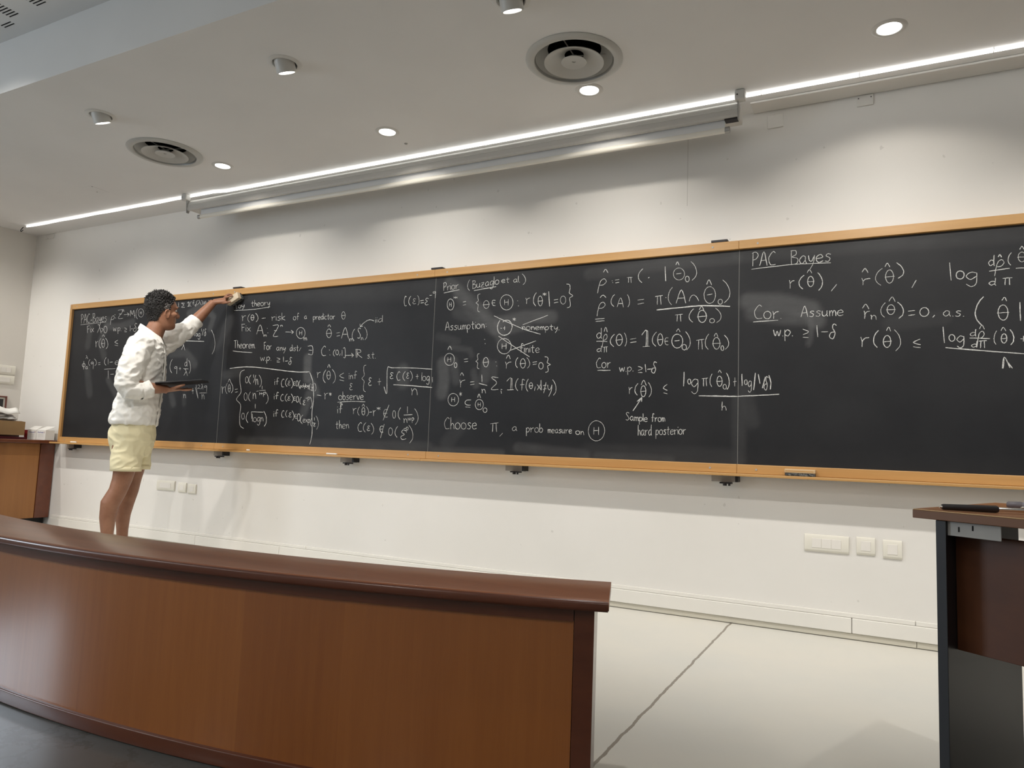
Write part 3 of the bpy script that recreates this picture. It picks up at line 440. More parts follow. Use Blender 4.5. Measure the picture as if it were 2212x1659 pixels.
# ------------------------------------------------------------------ blackboard
SB, ST = .81, 1.9346                      # bottom and top of the visible slate
SX = [-1.918, 0.0, 1.9, 3.8, 5.7, 7.6]
bd = thing('blackboard', 'long black slate blackboard in a light oak frame, covered in white chalk formulas', 'blackboard', (2.8, 0, SB))
OX = 2.8
m_slate = mat('slate', (.022, .023, .026), .5, spec=.25); k = N(m_slate)
at = k.n('ShaderNodeAttribute'); at.attribute_name = 'dust'
n1 = k.noise(k.obj(), 2.2, 6, .6); n2 = k.noise(k.mapping(k.obj(), (9, 9, 26)), 1.0, 5, .7); n3 = k.noise(k.obj(), 70, 3)
film = k.math('MULTIPLY', k.math('SUBTRACT', n1, .38), .05)
film = k.math('MAXIMUM', film, 0.0)
d = k.math('MULTIPLY', at.outputs['Fac'], k.math('ADD', .55, k.math('MULTIPLY', n2, .9)))
d = k.math('ADD', k.math('ADD', d, film), k.math('MULTIPLY', n3, .006))
k.base(k.mix(d, (.0105, .0112, .0135), (.40, .40, .40)))
m_chalk = mat('chalk_white', (.62, .62, .60), .9); kk = N(m_chalk)
kn = kk.noise(kk.obj(), 260, 2, .8); kk.base(kk.ramp(kn, [(.32, (.28, .28, .28)), (.58, (.68, .68, .66))]))
m_seam = mat('slate_seam', (.20, .20, .19), .8)

def seg_d(px, pz, ax, az, bx, bz):
    vx, vz = bx - ax, bz - az; L = vx * vx + vz * vz
    t = max(0, min(1, ((px - ax) * vx + (pz - az) * vz) / L)) if L else 0
    return math.hypot(px - ax - vx * t, pz - az - vz * t)
panels = []
for i in range(5):
    xa, xb = SX[i] + .0009, SX[i + 1] - .0009
    nx, nz = 150, 90
    bm = bmesh.new()
    V = [[bm.verts.new((xa + (xb - xa) * a / nx - OX, 0, (ST - SB + .04) * b / nz - .02)) for a in range(nx + 1)] for b in range(nz + 1)]
    for b in range(nz):
        for a in range(nx): bm.faces.new((V[b][a], V[b][a + 1], V[b + 1][a + 1], V[b + 1][a]))
    bm.normal_update()
    ring = [V[0][a] for a in range(nx + 1)] + [V[b][nx] for b in range(1, nz + 1)] + [V[nz][a] for a in range(nx - 1, -1, -1)] + [V[b][0] for b in range(nz - 1, 0, -1)]
    back = [bm.verts.new((v.co.x, .012, v.co.z)) for v in ring]
    for q in range(len(ring)): bm.faces.new((ring[q], back[q], back[(q + 1) % len(ring)], ring[(q + 1) % len(ring)]))
    bm.faces.new(back)
    coords = [v.co.copy() for v in bm.verts]
    o = build('slate_panel', bm, m_slate, bd)
    ca = o.data.attributes.new('dust', 'FLOAT', 'POINT')
    vals = []
    dl = [(w / 2000., s, [v / 1000. for v in p]) for w, s, *p in DUST]
    for c in coords:
        x, z = c.x + OX, c.z + SB; acc = 0.0
        for hw, s, p in dl:
            best = 9
            for q in range(0, len(p) - 2, 2): best = min(best, seg_d(x, z, p[q], p[q + 1], p[q + 2], p[q + 3]))
            u = best / (hw * 1.15)
            if u < 1.35: acc = max(acc, acc * .6 + s * (1 - max(0, min(1, (u - .6) / .75)) ** 1.2))
        acc += .035 * max(0, 1 - (ST - z) / .10) + .025 * max(0, 1 - (z - SB) / .10)
        vals.append(min(.45, acc * .7 * (.7 + .6 * noise.noise((x * 7, 3.1, z * 7)) ** 2)))
    ca.data.foreach_set('value', vals)
    panels.append(o)
for x in SX[1:-1]: build('slate_seam', nbox(x - .0011 - OX, x + .0011 - OX, -.0006, .004, 0, ST - SB), m_seam, bd)

# stroke letters: each glyph is a list of strokes in em units (baseline 0, x-height 1)
def ell(x0, y0, x1, y1, a0=100, a1=470, n=16):
    return [((x0 + x1) / 2 + (x1 - x0) / 2 * math.cos(R(a0 + (a1 - a0) * i / n)), (y0 + y1) / 2 + (y1 - y0) / 2 * math.sin(R(a0 + (a1 - a0) * i / n))) for i in range(n + 1)]
F = {
 '(': [[(1, 1), (.4, .8), (.02, .5), (.15, .22), (.8, 0)]], ')': [[(0, 1), (.6, .8), (.98, .5), (.85, .22), (.2, 0)]],
 '{': [[(1, 1), (.5, .96), (.42, .8), (.55, .62), (0, .5), (.5, .4), (.38, .2), (.45, .05), (.9, 0)]],
 '}': [[(0, 1), (.5, .96), (.58, .8), (.45, .62), (1, .5), (.5, .4), (.62, .2), (.55, .05), (.1, 0)]],
 ']': [[(.1, 1), (.9, 1), (1, .0), (.2, 0)]], '^': [[(0, .1), (.5, 1), (1, 0)]], '=': [[(0, .8), (1, 1)], [(.05, 0), (1, .2)]],
 '+': [[(.5, 1), (.48, 0)], [(0, .5), (1, .55)]], ':': [[(.3, .9), (.4, .84)], [(.4, .1), (.5, .04)]], ',': [[(.8, 1), (.2, 0)]], '*': [[(.5, 1), (.5, .05)], [(.05, .3), (.95, .8)], [(.05, .8), (.95, .25)]],
 '.': [[(.2, .05), (.3, 0)]], '1': [[(.5, 1), (.5, 0)]], '-': [[(0, .5), (.6, .52)]], ' ': [],
 '0': [ell(0, 0, 1, 1)], 'o': [ell(0, 0, .9, 1)], 'O': [ell(0, 0, 1, 1, 80, 440)], '2': [[(.1, .8), (.4, 1), (.8, .8), (.6, .45), (.05, .08), (.5, .12), (1, 0)]],
 'th': [ell(.1, 0, .9, 1), [(0, .46), (1, .52)]], 'Ts': [ell(0, 0, 1, 1, 70, 425), [(.25, .5), (.72, .56)]],
 'Q': [ell(0, 0, 1, 1, 70, 435), [(.35, .68), (.34, .32)], [(.64, .7), (.63, .3)], [(.35, .5), (.64, .52)]],
 'r': [[(0, 1), (.12, .5), (.1, 0)], [(.1, .5), (.35, .85), (.75, .95)]], 'n': [[(0, 1), (.08, .5), (.05, 0)], [(.08, .5), (.35, .92), (.6, .7), (.7, 0)]],
 'h': [[(.1, 1.9), (.05, 0)], [(.06, .5), (.35, .95), (.6, .7), (.7, 0)]], 'N': [[(0, 0), (.2, 1), (.75, .05)], [(.2, 1), (.1, 0)], [(.5, .6), (1, 0)]],
 'm': [[(0, 1), (.05, 0)], [(.05, .5), (.25, .95), (.42, .7), (.42, 0)], [(.42, .5), (.65, .95), (.85, .7), (.9, 0)]], 'M': [[(0, 0), (.12, 1), (.5, .3), (.88, 1), (1, 0)]],
 'a': [[(.75, .9), (.4, 1), (.02, .5), (.3, .02), (.7, .4), (.75, .9), (.75, .3), (.9, 0)]], 'e': [[(.1, .5), (.8, .6), (.6, .98), (.15, .8), (.05, .35), (.35, 0), (.85, .15)]],
 'b': [[(.08, 1.9), (.05, .1)], [(.05, .6), (.4, .98), (.78, .55), (.45, 0), (.05, .15)]], 'd': [[(.75, .85), (.4, 1), (.03, .5), (.3, .02), (.72, .35)], [(.82, 1.9), (.76, .3), (.88, 0)]],
 'c': [[(.75, .85), (.4, 1), (.03, .5), (.35, .02), (.8, .15)]], 'f': [[(.8, 1.75), (.45, 1.9), (.35, 1.2), (.3, 0)], [(0, .95), (.75, 1.0)]],
 'g': [[(.75, .9), (.4, 1), (.05, .5), (.35, .05), (.75, .5)], [(.78, .95), (.75, -.4), (.4, -.85), (.05, -.55)]], 'i': [[(.2, 1), (.22, 0)], [(.2, 1.45), (.24, 1.35)]],
 'k': [[(.08, 1.9), (.05, 0)], [(.7, 1), (.1, .5), (.75, 0)]], 'l': [[(.2, 1.9), (.2, .05)]], 'p': [[(.05, 1), (.08, -.8)], [(.07, .6), (.4, 1), (.8, .6), (.45, .02), (.08, .2)]],
 'q': [[(.7, .95), (.3, 1), (.05, .7), (.3, .5), (.7, .8)], [(.72, 1), (.66, -.8)]], 's': [[(.7, .9), (.35, 1), (.15, .75), (.6, .4), (.4, .02), (0, .1)]], 't': [[(.35, 1.6), (.33, .15), (.6, 0)], [(0, 1.0), (.75, 1.05)]],
 'u': [[(.05, 1), (.05, .3), (.35, .02), (.7, .4)], [(.72, 1), (.72, .2), (.85, 0)]], 'v': [[(0, 1), (.35, 0), (.75, 1)]], 'w': [[(0, 1), (.25, .02), (.5, .8), (.75, .02), (1, 1)]],
 'x': [[(0, 1), (.8, 0)], [(.75, 1), (0, 0)]], 'y': [[(.03, 1), (.12, .4), (.4, .25), (.7, .8)], [(.75, 1), (.65, .1), (.2, -.8)]], 'z': [[(.05, .95), (.7, 1), (.05, .02), (.8, 0)], [(.15, .5), (.65, .5)]],
 'A': [[(0, 0), (.55, 1.9), (1, 0)], [(.2, .7), (.85, .75)]], 'B': [[(.08, 1.9), (.1, 0)], [(0, 1.8), (.6, 1.8), (.65, 1.3), (.15, 1.0), (.85, .75), (.75, .15), (.05, 0)]], 'C': [[(.95, 1.65), (.6, 1.85), (.05, 1.0), (.3, .1), (1, .12)]],
 'F': [[(.08, 1.85), (.1, 0)], [(0, 1.8), (.8, 1.85)], [(.1, 1.0), (.65, 1.05)]], 'P': [[(.15, 1.85), (.12, 0)], [(0, 1.75), (.5, 1.9), (.85, 1.5), (.55, .95), (.15, .85)]], 'S': [[(.85, 1.7), (.45, 1.9), (.15, 1.5), (.75, .6), (.5, .05), (0, .1)]],
 'T': [[(0, 1.8), (1, 1.9)], [(.5, 1.85), (.48, 0)]], 'Z': [[(.05, 1.0), (.95, 1.0), (.1, .02), (.9, 0)], [(.25, .52), (.7, .52)]], 'D': [[(0, 1), (0, 0)]],
 'II': [[(0, .72), (.6, 1), (.55, .02)], [(.78, .95), (.76, .02)], [(.1, 0), (1, .02)], [(.6, 1), (.78, .95)]], 'RR': [[(.05, 1), (.08, 0)], [(.25, 1), (.25, .02)], [(0, 1), (.7, .95), (.8, .7), (.28, .5), (1, 0)]],
 'rho': [[(.0, 0), (.12, .4), (.35, .85), (.75, 1), (1, .82), (.7, .6), (.25, .56)]], 'lam': [[(.15, .95), (.45, .9), (.95, 0)], [(.55, .62), (.0, .05)]], 'del': [[(.95, .9), (.6, 1), (.45, .75), (.75, .4), (.5, .02), (.08, .15), (.25, .42), (.65, .45)]],
 'phi': [ell(0, .3, 1, .72), [(.55, 1), (.45, 0)]], 'eps': [[(.95, .9), (.45, 1), (.2, .75), (.65, .54), (.05, .3), (.3, .02), (.95, .1)]], 'Sig': [[(1, .92), (.2, 1), (.05, .9), (.75, .55), (0, .12), (.2, .0), (1, .04)]],
 'pi': [[(0, .9), (1, 1)], [(.3, .92), (.25, 0)], [(.7, .95), (.75, 0)]], 'in': [[(.95, .95), (.3, .95), (.02, .5), (.35, .05), (.95, .05)], [(.05, .5), (.85, .52)]], 'ex': [[(0, 1), (1, 1), (1, 0), (.05, .0)], [(.95, .5), (.2, .5)]],
 'neq': [[(0, .68), (1, .75)], [(0, .35), (1, .42)], [(.85, 1), (.2, 0)]], '<=': [[(.9, 1), (.05, .62), (.95, .35)], [(.05, .12), (.95, 0)]], '>=': [[(.1, 1), (.95, .7), (.1, .35)], [(.1, .08), (.95, .04)]],
 '>': [[(0, 1), (1, .5), (0, 0)]], 'cap': [[(0, 0), (.15, .7), (.45, 1), (.75, .7), (1, .05)]], 'sub': [[(.95, .95), (.3, .9), (.05, .6), (.3, .3), (.9, .28)], [(.1, .05), (.85, 0)]],
}
STROKES = []                                 # (half width, [(x, z)...]) in metres on the board
rr = random.Random(3)
def emit(strokes, fx):
    for s in strokes:
        p = [Vector((*fx(*q), 0)) for q in s]
        p = smoothpath(p, 5) if len(p) > 2 else [p[0].lerp(p[-1], i / 4) for i in range(5)]
        STROKES.append((rr.uniform(.00135, .0021), [(q.x + rr.uniform(-.0006, .0006), q.y + rr.uniform(-.0006, .0006)) for q in p]))
for it in GLY.split(';'):
    nm, *v = it.split(' '); v = [float(q) / 1000 for q in v]
    gl = F[nm]; xs_ = [q[0] for s in gl for q in s]; ys_ = [q[1] for s in gl for q in s]
    ax, bx, ay, by = min(xs_), max(xs_), min(ys_), max(ys_); wx = max(bx - ax, .001); wy = max(by - ay, .001)
    x0, z0, x1, z1, x2, z2 = v
    def fx(u, w):
        a = (u - ax) / wx if wx > .002 else .5; b = (w - ay) / wy if wy > .002 else .5
        return x0 + (x1 - x0) * a + (x2 - x0) * b, z0 + (z1 - z0) * a + (z2 - z0) * b
    emit(gl, fx)
for txt, x0, z0, x1, z1, x2, z2 in RUNS:
    adv = []; pen = 0.0
    for ch in txt:
        gl = F[ch]; xs_ = [q[0] for s in gl for q in s] or [0, .5]; w = max(xs_) - min(xs_)
        adv.append((gl, pen - min(xs_) if gl else 0)); pen += w + (.22 if gl else .2)
    tot = pen - .22
    for gl, off in adv:
        def fx(u, w):
            a = (u + off) / tot; return (x0 + (x1 - x0) * a + (x2 - x0) * w) / 1000, (z0 + (z1 - z0) * a + (z2 - z0) * w) / 1000
        emit(gl, fx)
for w, *v in POLYS:
    p = [Vector((v[i] / 1000, v[i + 1] / 1000, 0)) for i in range(0, len(v), 2)]
    p = smoothpath(p, 6) if len(p) > 3 else [p[i].lerp(p[i + 1], t / 4) for i in range(len(p) - 1) for t in range(4)] + [p[-1]]
    STROKES.append((.00040 * w, [(q.x + rr.uniform(-.0006, .0006), q.y + rr.uniform(-.0006, .0006)) for q in p]))
bms = [bmesh.new() for _ in panels]
for hw, p in STROKES:
    mid = sum(q[0] for q in p) / len(p)
    i = max(0, min(4, sum(1 for s in SX[1:5] if mid > s)))
    bm = bms[i]; rows = []
    for a, q in enumerate(p):
        u = p[min(a + 1, len(p) - 1)]; v = p[max(a - 1, 0)]; tx, tz = u[0] - v[0], u[1] - v[1]; L = math.hypot(tx, tz) or 1
        w = hw * rr.uniform(.75, 1.15) * (.75 if a in (0, len(p) - 1) else 1)
        nx_, nz_ = -tz / L * w, tx / L * w
        rows.append([bm.verts.new((q[0] + s * nx_ - OX, y, q[1] + s * nz_ - SB)) for s, y in ((1, -.0004), (.55, -.0011), (-.55, -.0011), (-1, -.0004))])
    for a, b in zip(rows, rows[1:]):
        for c in range(3): bm.faces.new((a[c], b[c], b[c + 1], a[c + 1]))
for bm, pn in zip(bms, panels):
    if len(bm.verts): build('chalk_writing', bm, m_chalk, pn)
    else: bm.free()

# oak frame
FT, FL = ST + .047, SX[0] - .030
def rail(name, cuts, y0, y1, z0, z1):
    for a, b in zip(cuts, cuts[1:]): build(name, nbox(a - OX + .0004, b - OX - .0004, y0, y1, z0 - SB, z1 - SB), m_oak, bd, bevel=.0025)
rail('top_rail', SX, -.02, .03, ST, FT)
rail('bottom_rail', SX, -.02, .03, SB - .046, SB)
st_ = nbox(FL - OX, SX[0] - OX, -.02, .03, -.046, FT - SB); build('side_stile', st_, m_oak_z, bd, bevel=.006, segs=3)
rail('chalk_tray', [-1.958, 1.9, 5.7, 7.6], -.082, .03, SB - .060, SB - .0465)
for z, zc in ((ST + .022, -.0212), (SB - .024, -.0212)):
    for sx in SX[:5]:
        for dx in ((-.135, .095) if sx > -1 else (.07,)):
            bm = bmesh.new(); tube(bm, [(sx + dx - OX, -.0195, z - SB), (sx + dx - OX, -.0214, z - SB)], .0052, 12); build('screw', bm, m_galv, bd, 40)
for sx in SX[1:5]:
    x = sx + (.108 if sx < 1 else .01 if sx < 2 else -.10); bm = bmesh.new(); box(bm, x - .046 - OX, x + .04 - OX, -.012, .06, FT - SB + .004, FT - SB + .016); box(bm, x - .03 - OX, x + .03 - OX, -.02, .0, FT - SB, FT - SB + .006)
    build('top_clip', bm, m_dark, bd, bevel=.002)
for x in (-1.80, .005, 1.235, 2.505, 3.725, 5.2):
    bm = bmesh.new(); box(bm, x - .062 - OX, x + .062 - OX, .03, WALLY - .0005, -.125 + .03, -.058); pl_ = build('support_plate', bm, m_galv, bd, bevel=.002)
    bm = bmesh.new(); box(bm, x + .064 - OX, x + .078 - OX, .0, WALLY - .0005, -.092, -.0605); build('support_arm', bm, m_black, pl_)
    bm = bmesh.new(); box(bm, x - .015 - OX, x + .045 - OX, .0, .04, -.103, -.0955); tube(bm, [(x + .012 - OX, .004, -.098), (x + .012 - OX, .004, -.113)], .010, 12); tube(bm, [(x + .034 - OX, .004, -.1), (x + .034 - OX, .004, -.113)], .006, 10)
    build('clamp', bm, m_dark, pl_, bevel=.0015)

# chalks and an eraser lying on the tray
TZ = SB - .0465
def chalk(x, ln, label, y=-.068, rz=.03):
    bm = bmesh.new(); tube(bm, [(-ln / 2, 0, 0), (ln / 2, 0, 0)], .0055, 14)
    o = build('chalk_stick', bm, m_chalk2, None, 40, bevel=.001, loc=(x, y, TZ + .0055)); o.rotation_euler = (0, 0, rz)
    return tag(o, label, 'chalk', 'chalk sticks on the tray')
m_chalk2 = mat('chalk_stick_white', (.78, .76, .72), .9)
chalk(-1.636, .075, 'white chalk stick on the tray at the far left end of the board')
chalk(.408, .028, 'short stub of white chalk on the tray right of the man')
chalk(1.18, .088, 'long white chalk stick on the tray under the second board panel')
E_ = thing('blackboard_eraser', 'wooden backed felt eraser lying on the chalk tray under the right hand panel', 'eraser', (4.105, -.048, TZ))
bm = bmesh.new(); box(bm, -.068, .068, -.024, .024, 0.0002, .015); m_felt = mat('felt', (.05, .052, .055), .95); kf = N(m_felt); kf.base(kf.ramp(kf.noise(kf.obj(), 90, 4), [(.4, (.012, .012, .014)), (.65, (.22, .23, .22))]))
build('felt_pad', bm, m_felt, E_, bevel=.003)
m_beech = wood('beech', (.62, .44, .25), (.54, .37, .2), 'X', .5)
bm = bmesh.new(); box(bm, -.070, .070, -.026, .026, .015, .034); build('wooden_back', bm, m_beech, E_, bevel=.003)
build('side_groove', nbox(-.066, .062, -.0266, -.0255, .0215, .0265), m_oak, E_)

# ------------------------------------------------------------------ switch plates
def plate(name, label, x0, x1, z0, z1, nsw, group, blank=False, wall='back', y0=0, y1=0):
    w, h = (x1 - x0) / 2, (z1 - z0) / 2
    t = thing(name, label, 'switch plate', ((x0 + x1) / 2, WALLY, (z0 + z1) / 2) if wall == 'back' else (LEFTX, (y0 + y1) / 2, (z0 + z1) / 2), 0 if wall == 'back' else R(90), group)
    if wall != 'back': w = (y1 - y0) / 2
    bm = bmesh.new(); p = [(-.0005, -h), (-.005, -h), (-.0115, -h + .009), (-.0125, -h + .012), (-.0125, h - .012), (-.0095, h - .003), (-.006, h), (-.0005, h)]
    a = [bm.verts.new((-w, y, z)) for y, z in p]; b = [bm.verts.new((w, y, z)) for y, z in p]
    for i in range(len(p)): bm.faces.new((a[i], b[i], b[(i + 1) % len(p)], a[(i + 1) % len(p)]))
    bm.faces.new(a[::-1]); bm.faces.new(b); build('cover_frame', bm, m_plastic, t, 30, bevel=.001)
    sw = .0215 if not blank else w * .62
    n_ = nsw
    for i in range(n_):
        c = (i - (n_ - 1) / 2) * (2 * sw + .0012)
        build('rocker', nbox(c - sw, c + sw, -.0145, -.012, -h * .52, h * .56), m_rocker, t, bevel=.0012)
    return t
G1 = 'white wall plates low on the back wall'
plate('switch_plate', 'wide white wall plate with three square modules, low on the wall at right', 4.115, 4.315, .398, .482, 3, G1)
plate('switch_plate', 'small square white wall plate just right of the wide three-module plate', 4.348, 4.428, .402, .486, 1, G1)
plate('switch_plate', 'small square white wall plate nearest the table leg at right', 4.461, 4.541, .395, .482, 1, G1)
plate('switch_plate', 'wide white blank wall plate below the board just right of the man', -.695, -.488, .42, .498, 1, G1, True)
plate('switch_plate', 'small square white wall plate just right of the wide blank one beside the man', -.444, -.356, .415, .491, 1, G1)
plate('switch_plate', 'small square white wall plate below the board, third to the right of the man', -.332, -.246, .411, .486, 1, G1)
plate('switch_plate', 'upper of two long white wall plates on the left wall at the picture edge', 0, 0, 1.357, 1.443, 3, 'white wall plates on the left wall', False, 'left', -.22, -.012)
plate('switch_plate', 'lower of two long white wall plates on the left wall at the picture edge', 0, 0, 1.268, 1.352, 1, 'white wall plates on the left wall', True, 'left', -.22, -.014)

# ------------------------------------------------------------------ picture on the left wall
t = thing('picture_frame', 'small red-brown framed picture on the left wall, cut off by the picture edge', 'picture', (LEFTX, -.18, 1.07), R(90))
m_frame = mat('frame_redbrown', (.16, .05, .035), .4); m_mat = mat('picture_mount', (.6, .58, .52), .7); m_pic = mat('picture_dark', (.02, .02, .018), .5)
bm = bmesh.new()
for a in ((-.12, .12, -.018, 0, .078, .09), (-.12, .12, -.018, 0, -.09, -.078), (-.12, -.108, -.018, 0, -.078, .078), (.108, .12, -.018, 0, -.078, .078)): box(bm, *a)
build('frame', bm, m_frame, t, bevel=.003)
build('mount', nbox(-.108, .108, -.008, -.002, -.078, .078), m_mat, t)
build('picture', nbox(-.092, .092, -.0095, -.0078, -.06, .062), m_pic, t)

# ------------------------------------------------------------------ counter along the left wall
t = thing('counter_cabinet', 'wooden counter along the left wall with cherry panels and dark mahogany top', 'cabinet', (-2.39, -1.0, 0))
bx = -2.39
def cb(name, a, m, bev=.003): return build(name, nbox(a[0] - bx, a[1] - bx, a[2] + 1.0, a[3] + 1.0, a[4], a[5]), m, t, bevel=bev)
cb('plinth', (LEFTX + .001, -2.16, -2.0, .05, 0.001, .10), m_black, .001)
cb('body', (LEFTX + .001, -2.095, -2.0, -.072, .10, .742), m_cherry, .002)
cb('end_post', (LEFTX + .001, -2.088, -.070, .052, .10, .742), m_mahog, .002)
cb('counter_top', (LEFTX + .001, -2.035, -2.02, .055, .744, .775), m_mahog, .006)
CT = .7755

# things on the counter
m_card = mat('cardboard', (.30, .19, .085), .8); m_card2 = mat('cardboard_inside', (.22, .13, .06), .85)
t = thing('cardboard_box', 'open brown cardboard box on the left counter with a plastic bag on it', 'box', (-2.42, -.27, CT + .0335))
bm = bmesh.new(); w, d_, h = .19, .13, .118
for a in ((-w, w, -d_, d_, 0, .004), (-w, w, -d_, -d_ + .004, .004, h), (-w, w, d_ - .004, d_, .004, h), (-w, -w + .004, -d_ + .004, d_ - .004, .004, h), (w - .004, w, -d_ + .004, d_ - .004, .004, h)): box(bm, *a)
build('box_body', bm, m_card, t)
bm = bmesh.new(); v = [bm.verts.new(p) for p in ((w, -d_, h), (w, d_, h), (w - .05, d_ - .01, h + .006), (w - .05, -d_ + .01, h + .006))]; bm.faces.new(v)
o = build('box_flap', bm, m_card2, t); s = o.modifiers.new('s', 'SOLIDIFY'); s.thickness = .003
def blob(c, r, seed, amp, fr, bm):
    res = bmesh.ops.create_icosphere(bm, subdivisions=5, radius=1)
    for v in res['verts']:
        p = v.co.copy(); n_ = 1 + amp * (noise.noise(p * fr + Vector((seed, 0, 0))) + .5 * abs(noise.noise(p * fr * 2.6 + Vector((0, seed, 0)))))
        v.co = Vector((c[0] + p.x * r[0] * n_, c[1] + p.y * r[1] * n_, c[2] + p.z * r[2] * n_))
m_bag = mat('plastic_bag_clear', (.62, .60, .57), .25); kb = N(m_bag); kb.b.inputs['Transmission Weight'].default_value = .35
m_paper = mat('white_paper', (.80, .79, .75), .6)
bm = bmesh.new(); blob((0, 0, 0), (.165, .11, .045), 4.2, .35, 2.6, bm)
o = build('plastic_bag', bm, m_bag, None, 180, loc=(-2.43, -.27, CT + .0335 + .118 + .030)); tag(o, 'crumpled clear plastic bag lying in the top of the cardboard box', 'bag')
bm = bmesh.new()
gx, gy = 16, 8; V = [[bm.verts.new((-.19 + .36 * i / gx, -.11 + .2 * j / gy, .022 * math.sin(i * .55 + .4) - .05 * max(0, (i - 10) / 6) ** 1.5 + .008 * math.sin(j * 1.1 + i * .4))) for i in range(gx + 1)] for j in range(gy + 1)]
for j in range(gy):
    for i in range(gx): bm.faces.new((V[j][i], V[j][i + 1], V[j + 1][i + 1], V[j + 1][i]))
o = build('paper_sheet', bm, m_paper, None, 180, loc=(-2.42, -.27, CT + .0335 + .118 + .112)); s = o.modifiers.new('s', 'SOLIDIFY'); s.thickness = .004
tag(o, 'bent white paper bag lying on top of the plastic bag in the cardboard box', 'paper bag')
m_red = mat('dark_red_card', (.055, .004, .010), .35); m_lett = mat('pale_lettering', (.75, .70, .66), .5)
def squiggle(bm, x0, x1, y, z, hgt, n_, hw, rnd):
    """a row of small illegible hand-lettered marks on a face looking towards -y"""
    p = [(x0 + (x1 - x0) * i / n_, z + hgt * (rnd.random() - .35)) for i in range(n_ + 1)]
    for (a, b), (c, e) in zip(p, p[1:]):
        L = math.hypot(c - a, e - b) or 1; nx_, nz_ = -(e - b) / L * hw, (c - a) / L * hw
        bm.faces.new([bm.verts.new(q) for q in ((a - nx_, y, b - nz_), (c - nx_, y, e - nz_), (c + nx_, y, e + nz_), (a + nx_, y, b + nz_))])
rn = random.Random(5)
o = thing('flat_red_box', 'lower dark red flat box under the cardboard box on the left counter, sticking out furthest', 'box', (-2.40, -.29, CT), 0, 'dark red flat boxes under the cardboard box')
build('box_body', nbox(-.22, .232, -.13, .13, 0.0003, .0185), m_red, o, bevel=.002)
o = thing('flat_red_box', 'upper dark red flat box with pale lettering, right under the cardboard box', 'box', (-2.44, -.29, CT + .019), 0, 'dark red flat boxes under the cardboard box')
build('box_body', nbox(-.20, .19, -.14, .12, 0, .014), m_red, o, bevel=.002)
bm = bmesh.new(); squiggle(bm, .02, .16, -.1405, .007, .008, 16, .0016, rn); build('lettering', bm, m_lett, o)
m_carton = mat('white_carton', (.74, .72, .68), .5); m_carton_red = mat('red_carton', (.34, .02, .03), .45); m_blue = mat('blue_print', (.10, .09, .28), .5); m_grey = mat('grey_print', (.45, .43, .40), .6)
def carton(x, label, red):
    t = thing('chalk_box', label, 'box', (x, -.03, CT), R(2), 'white chalk cartons on the left counter')
    bm = bmesh.new(); w, d_, h = .062, .04, .086
    for a in ((-w, w, -d_, d_, .0003, .002), (-w, w, -d_, -d_ + .002, .002, h), (-w, w, d_ - .002, d_, .002, h), (w - .002, w, -d_ + .002, d_ - .002, .002, h)): box(bm, *a)
    build('carton', bm, m_carton, t)
    build('red_side' if red else 'side', nbox(-w - .0006, -w + .002, -d_ + .002, d_ - .002, .002, h), m_carton_red if red else m_carton, t)
    if red: build('red_face', nbox(-w - .045, -w - .0008, -d_ - .001, d_ - .002, .0003, h - .002), m_carton_red, t)
    bm = bmesh.new(); v = [bm.verts.new(p) for p in ((-w, -d_, h), (w, -d_, h), (w - (.05 if red else -.002), d_ + .005, h + .034), (-w - (.045 if red else 0), d_ + .005, h + .034))]; bm.faces.new(v)
    s = build('lid_flap', bm, m_carton, t); q = s.modifiers.new('s', 'SOLIDIFY'); q.thickness = .0015
    bm = bmesh.new(); squiggle(bm, -w * .75, w * .55, -d_ - .0006, h * .74, .009, 13, .0022, rn); build('lettering', bm, m_blue, t)
    bm = bmesh.new(); squiggle(bm, w * .68, w * .8, -d_ - .0006, h * .72, .016, 4, .0016, rn); build('red_logo', bm, m_carton_red, t)
    bm = bmesh.new()
    for zz in (.55, .45, .3): squiggle(bm, -w * .6, w * .6, -d_ - .0006, h * zz, .003, 20, .0007, rn)
    build('small_print', bm, m_grey, t)
carton(-2.245, 'open white chalk carton with a red side and blue lettering on the left counter', True)
carton(-2.108, 'white chalk carton with blue lettering nearest the board on the left counter', False)

# ------------------------------------------------------------------ curved wooden counter in the foreground
ACX, ACY = 2.3, 2.675
t = thing('curved_counter', 'long curved wooden counter in the foreground with cherry panels and a mahogany top', 'counter', (ACX, -2.45, 0))
def arcmesh(prof, a0, a1, n_=120, cap=True):
    """profile [(radius, z)] swept along the arc; local to the counter's empty"""
    bm = bmesh.new(); rings = []
    for i in range(n_ + 1):
        a = R(a0 + (a1 - a0) * i / n_)
        rings.append([bm.verts.new((r * math.sin(a), ACY + 2.45 - r * math.cos(a), z)) for r, z in prof])
    for a, b in zip(rings, rings[1:]):
        for j in range(len(prof)): bm.faces.new((a[j], a[(j + 1) % len(prof)], b[(j + 1) % len(prof)], b[j]))
    bm.faces.new(rings[0]); bm.faces.new(rings[-1][::-1]); return bm
def rrect(r0, r1, z0, z1, rad, n_=4):
    p = []
    for cx_, cz_, a0 in ((r1 - rad, z1 - rad, 0), (r0 + rad, z1 - rad, 90), (r0 + rad, z0 + rad, 180), (r1 - rad, z0 + rad, 270)):
        for i in range(n_ + 1): a = R(a0 + 90 * i / n_); p.append((cx_ + rad * math.cos(a), cz_ + rad * math.sin(a)))
    return p
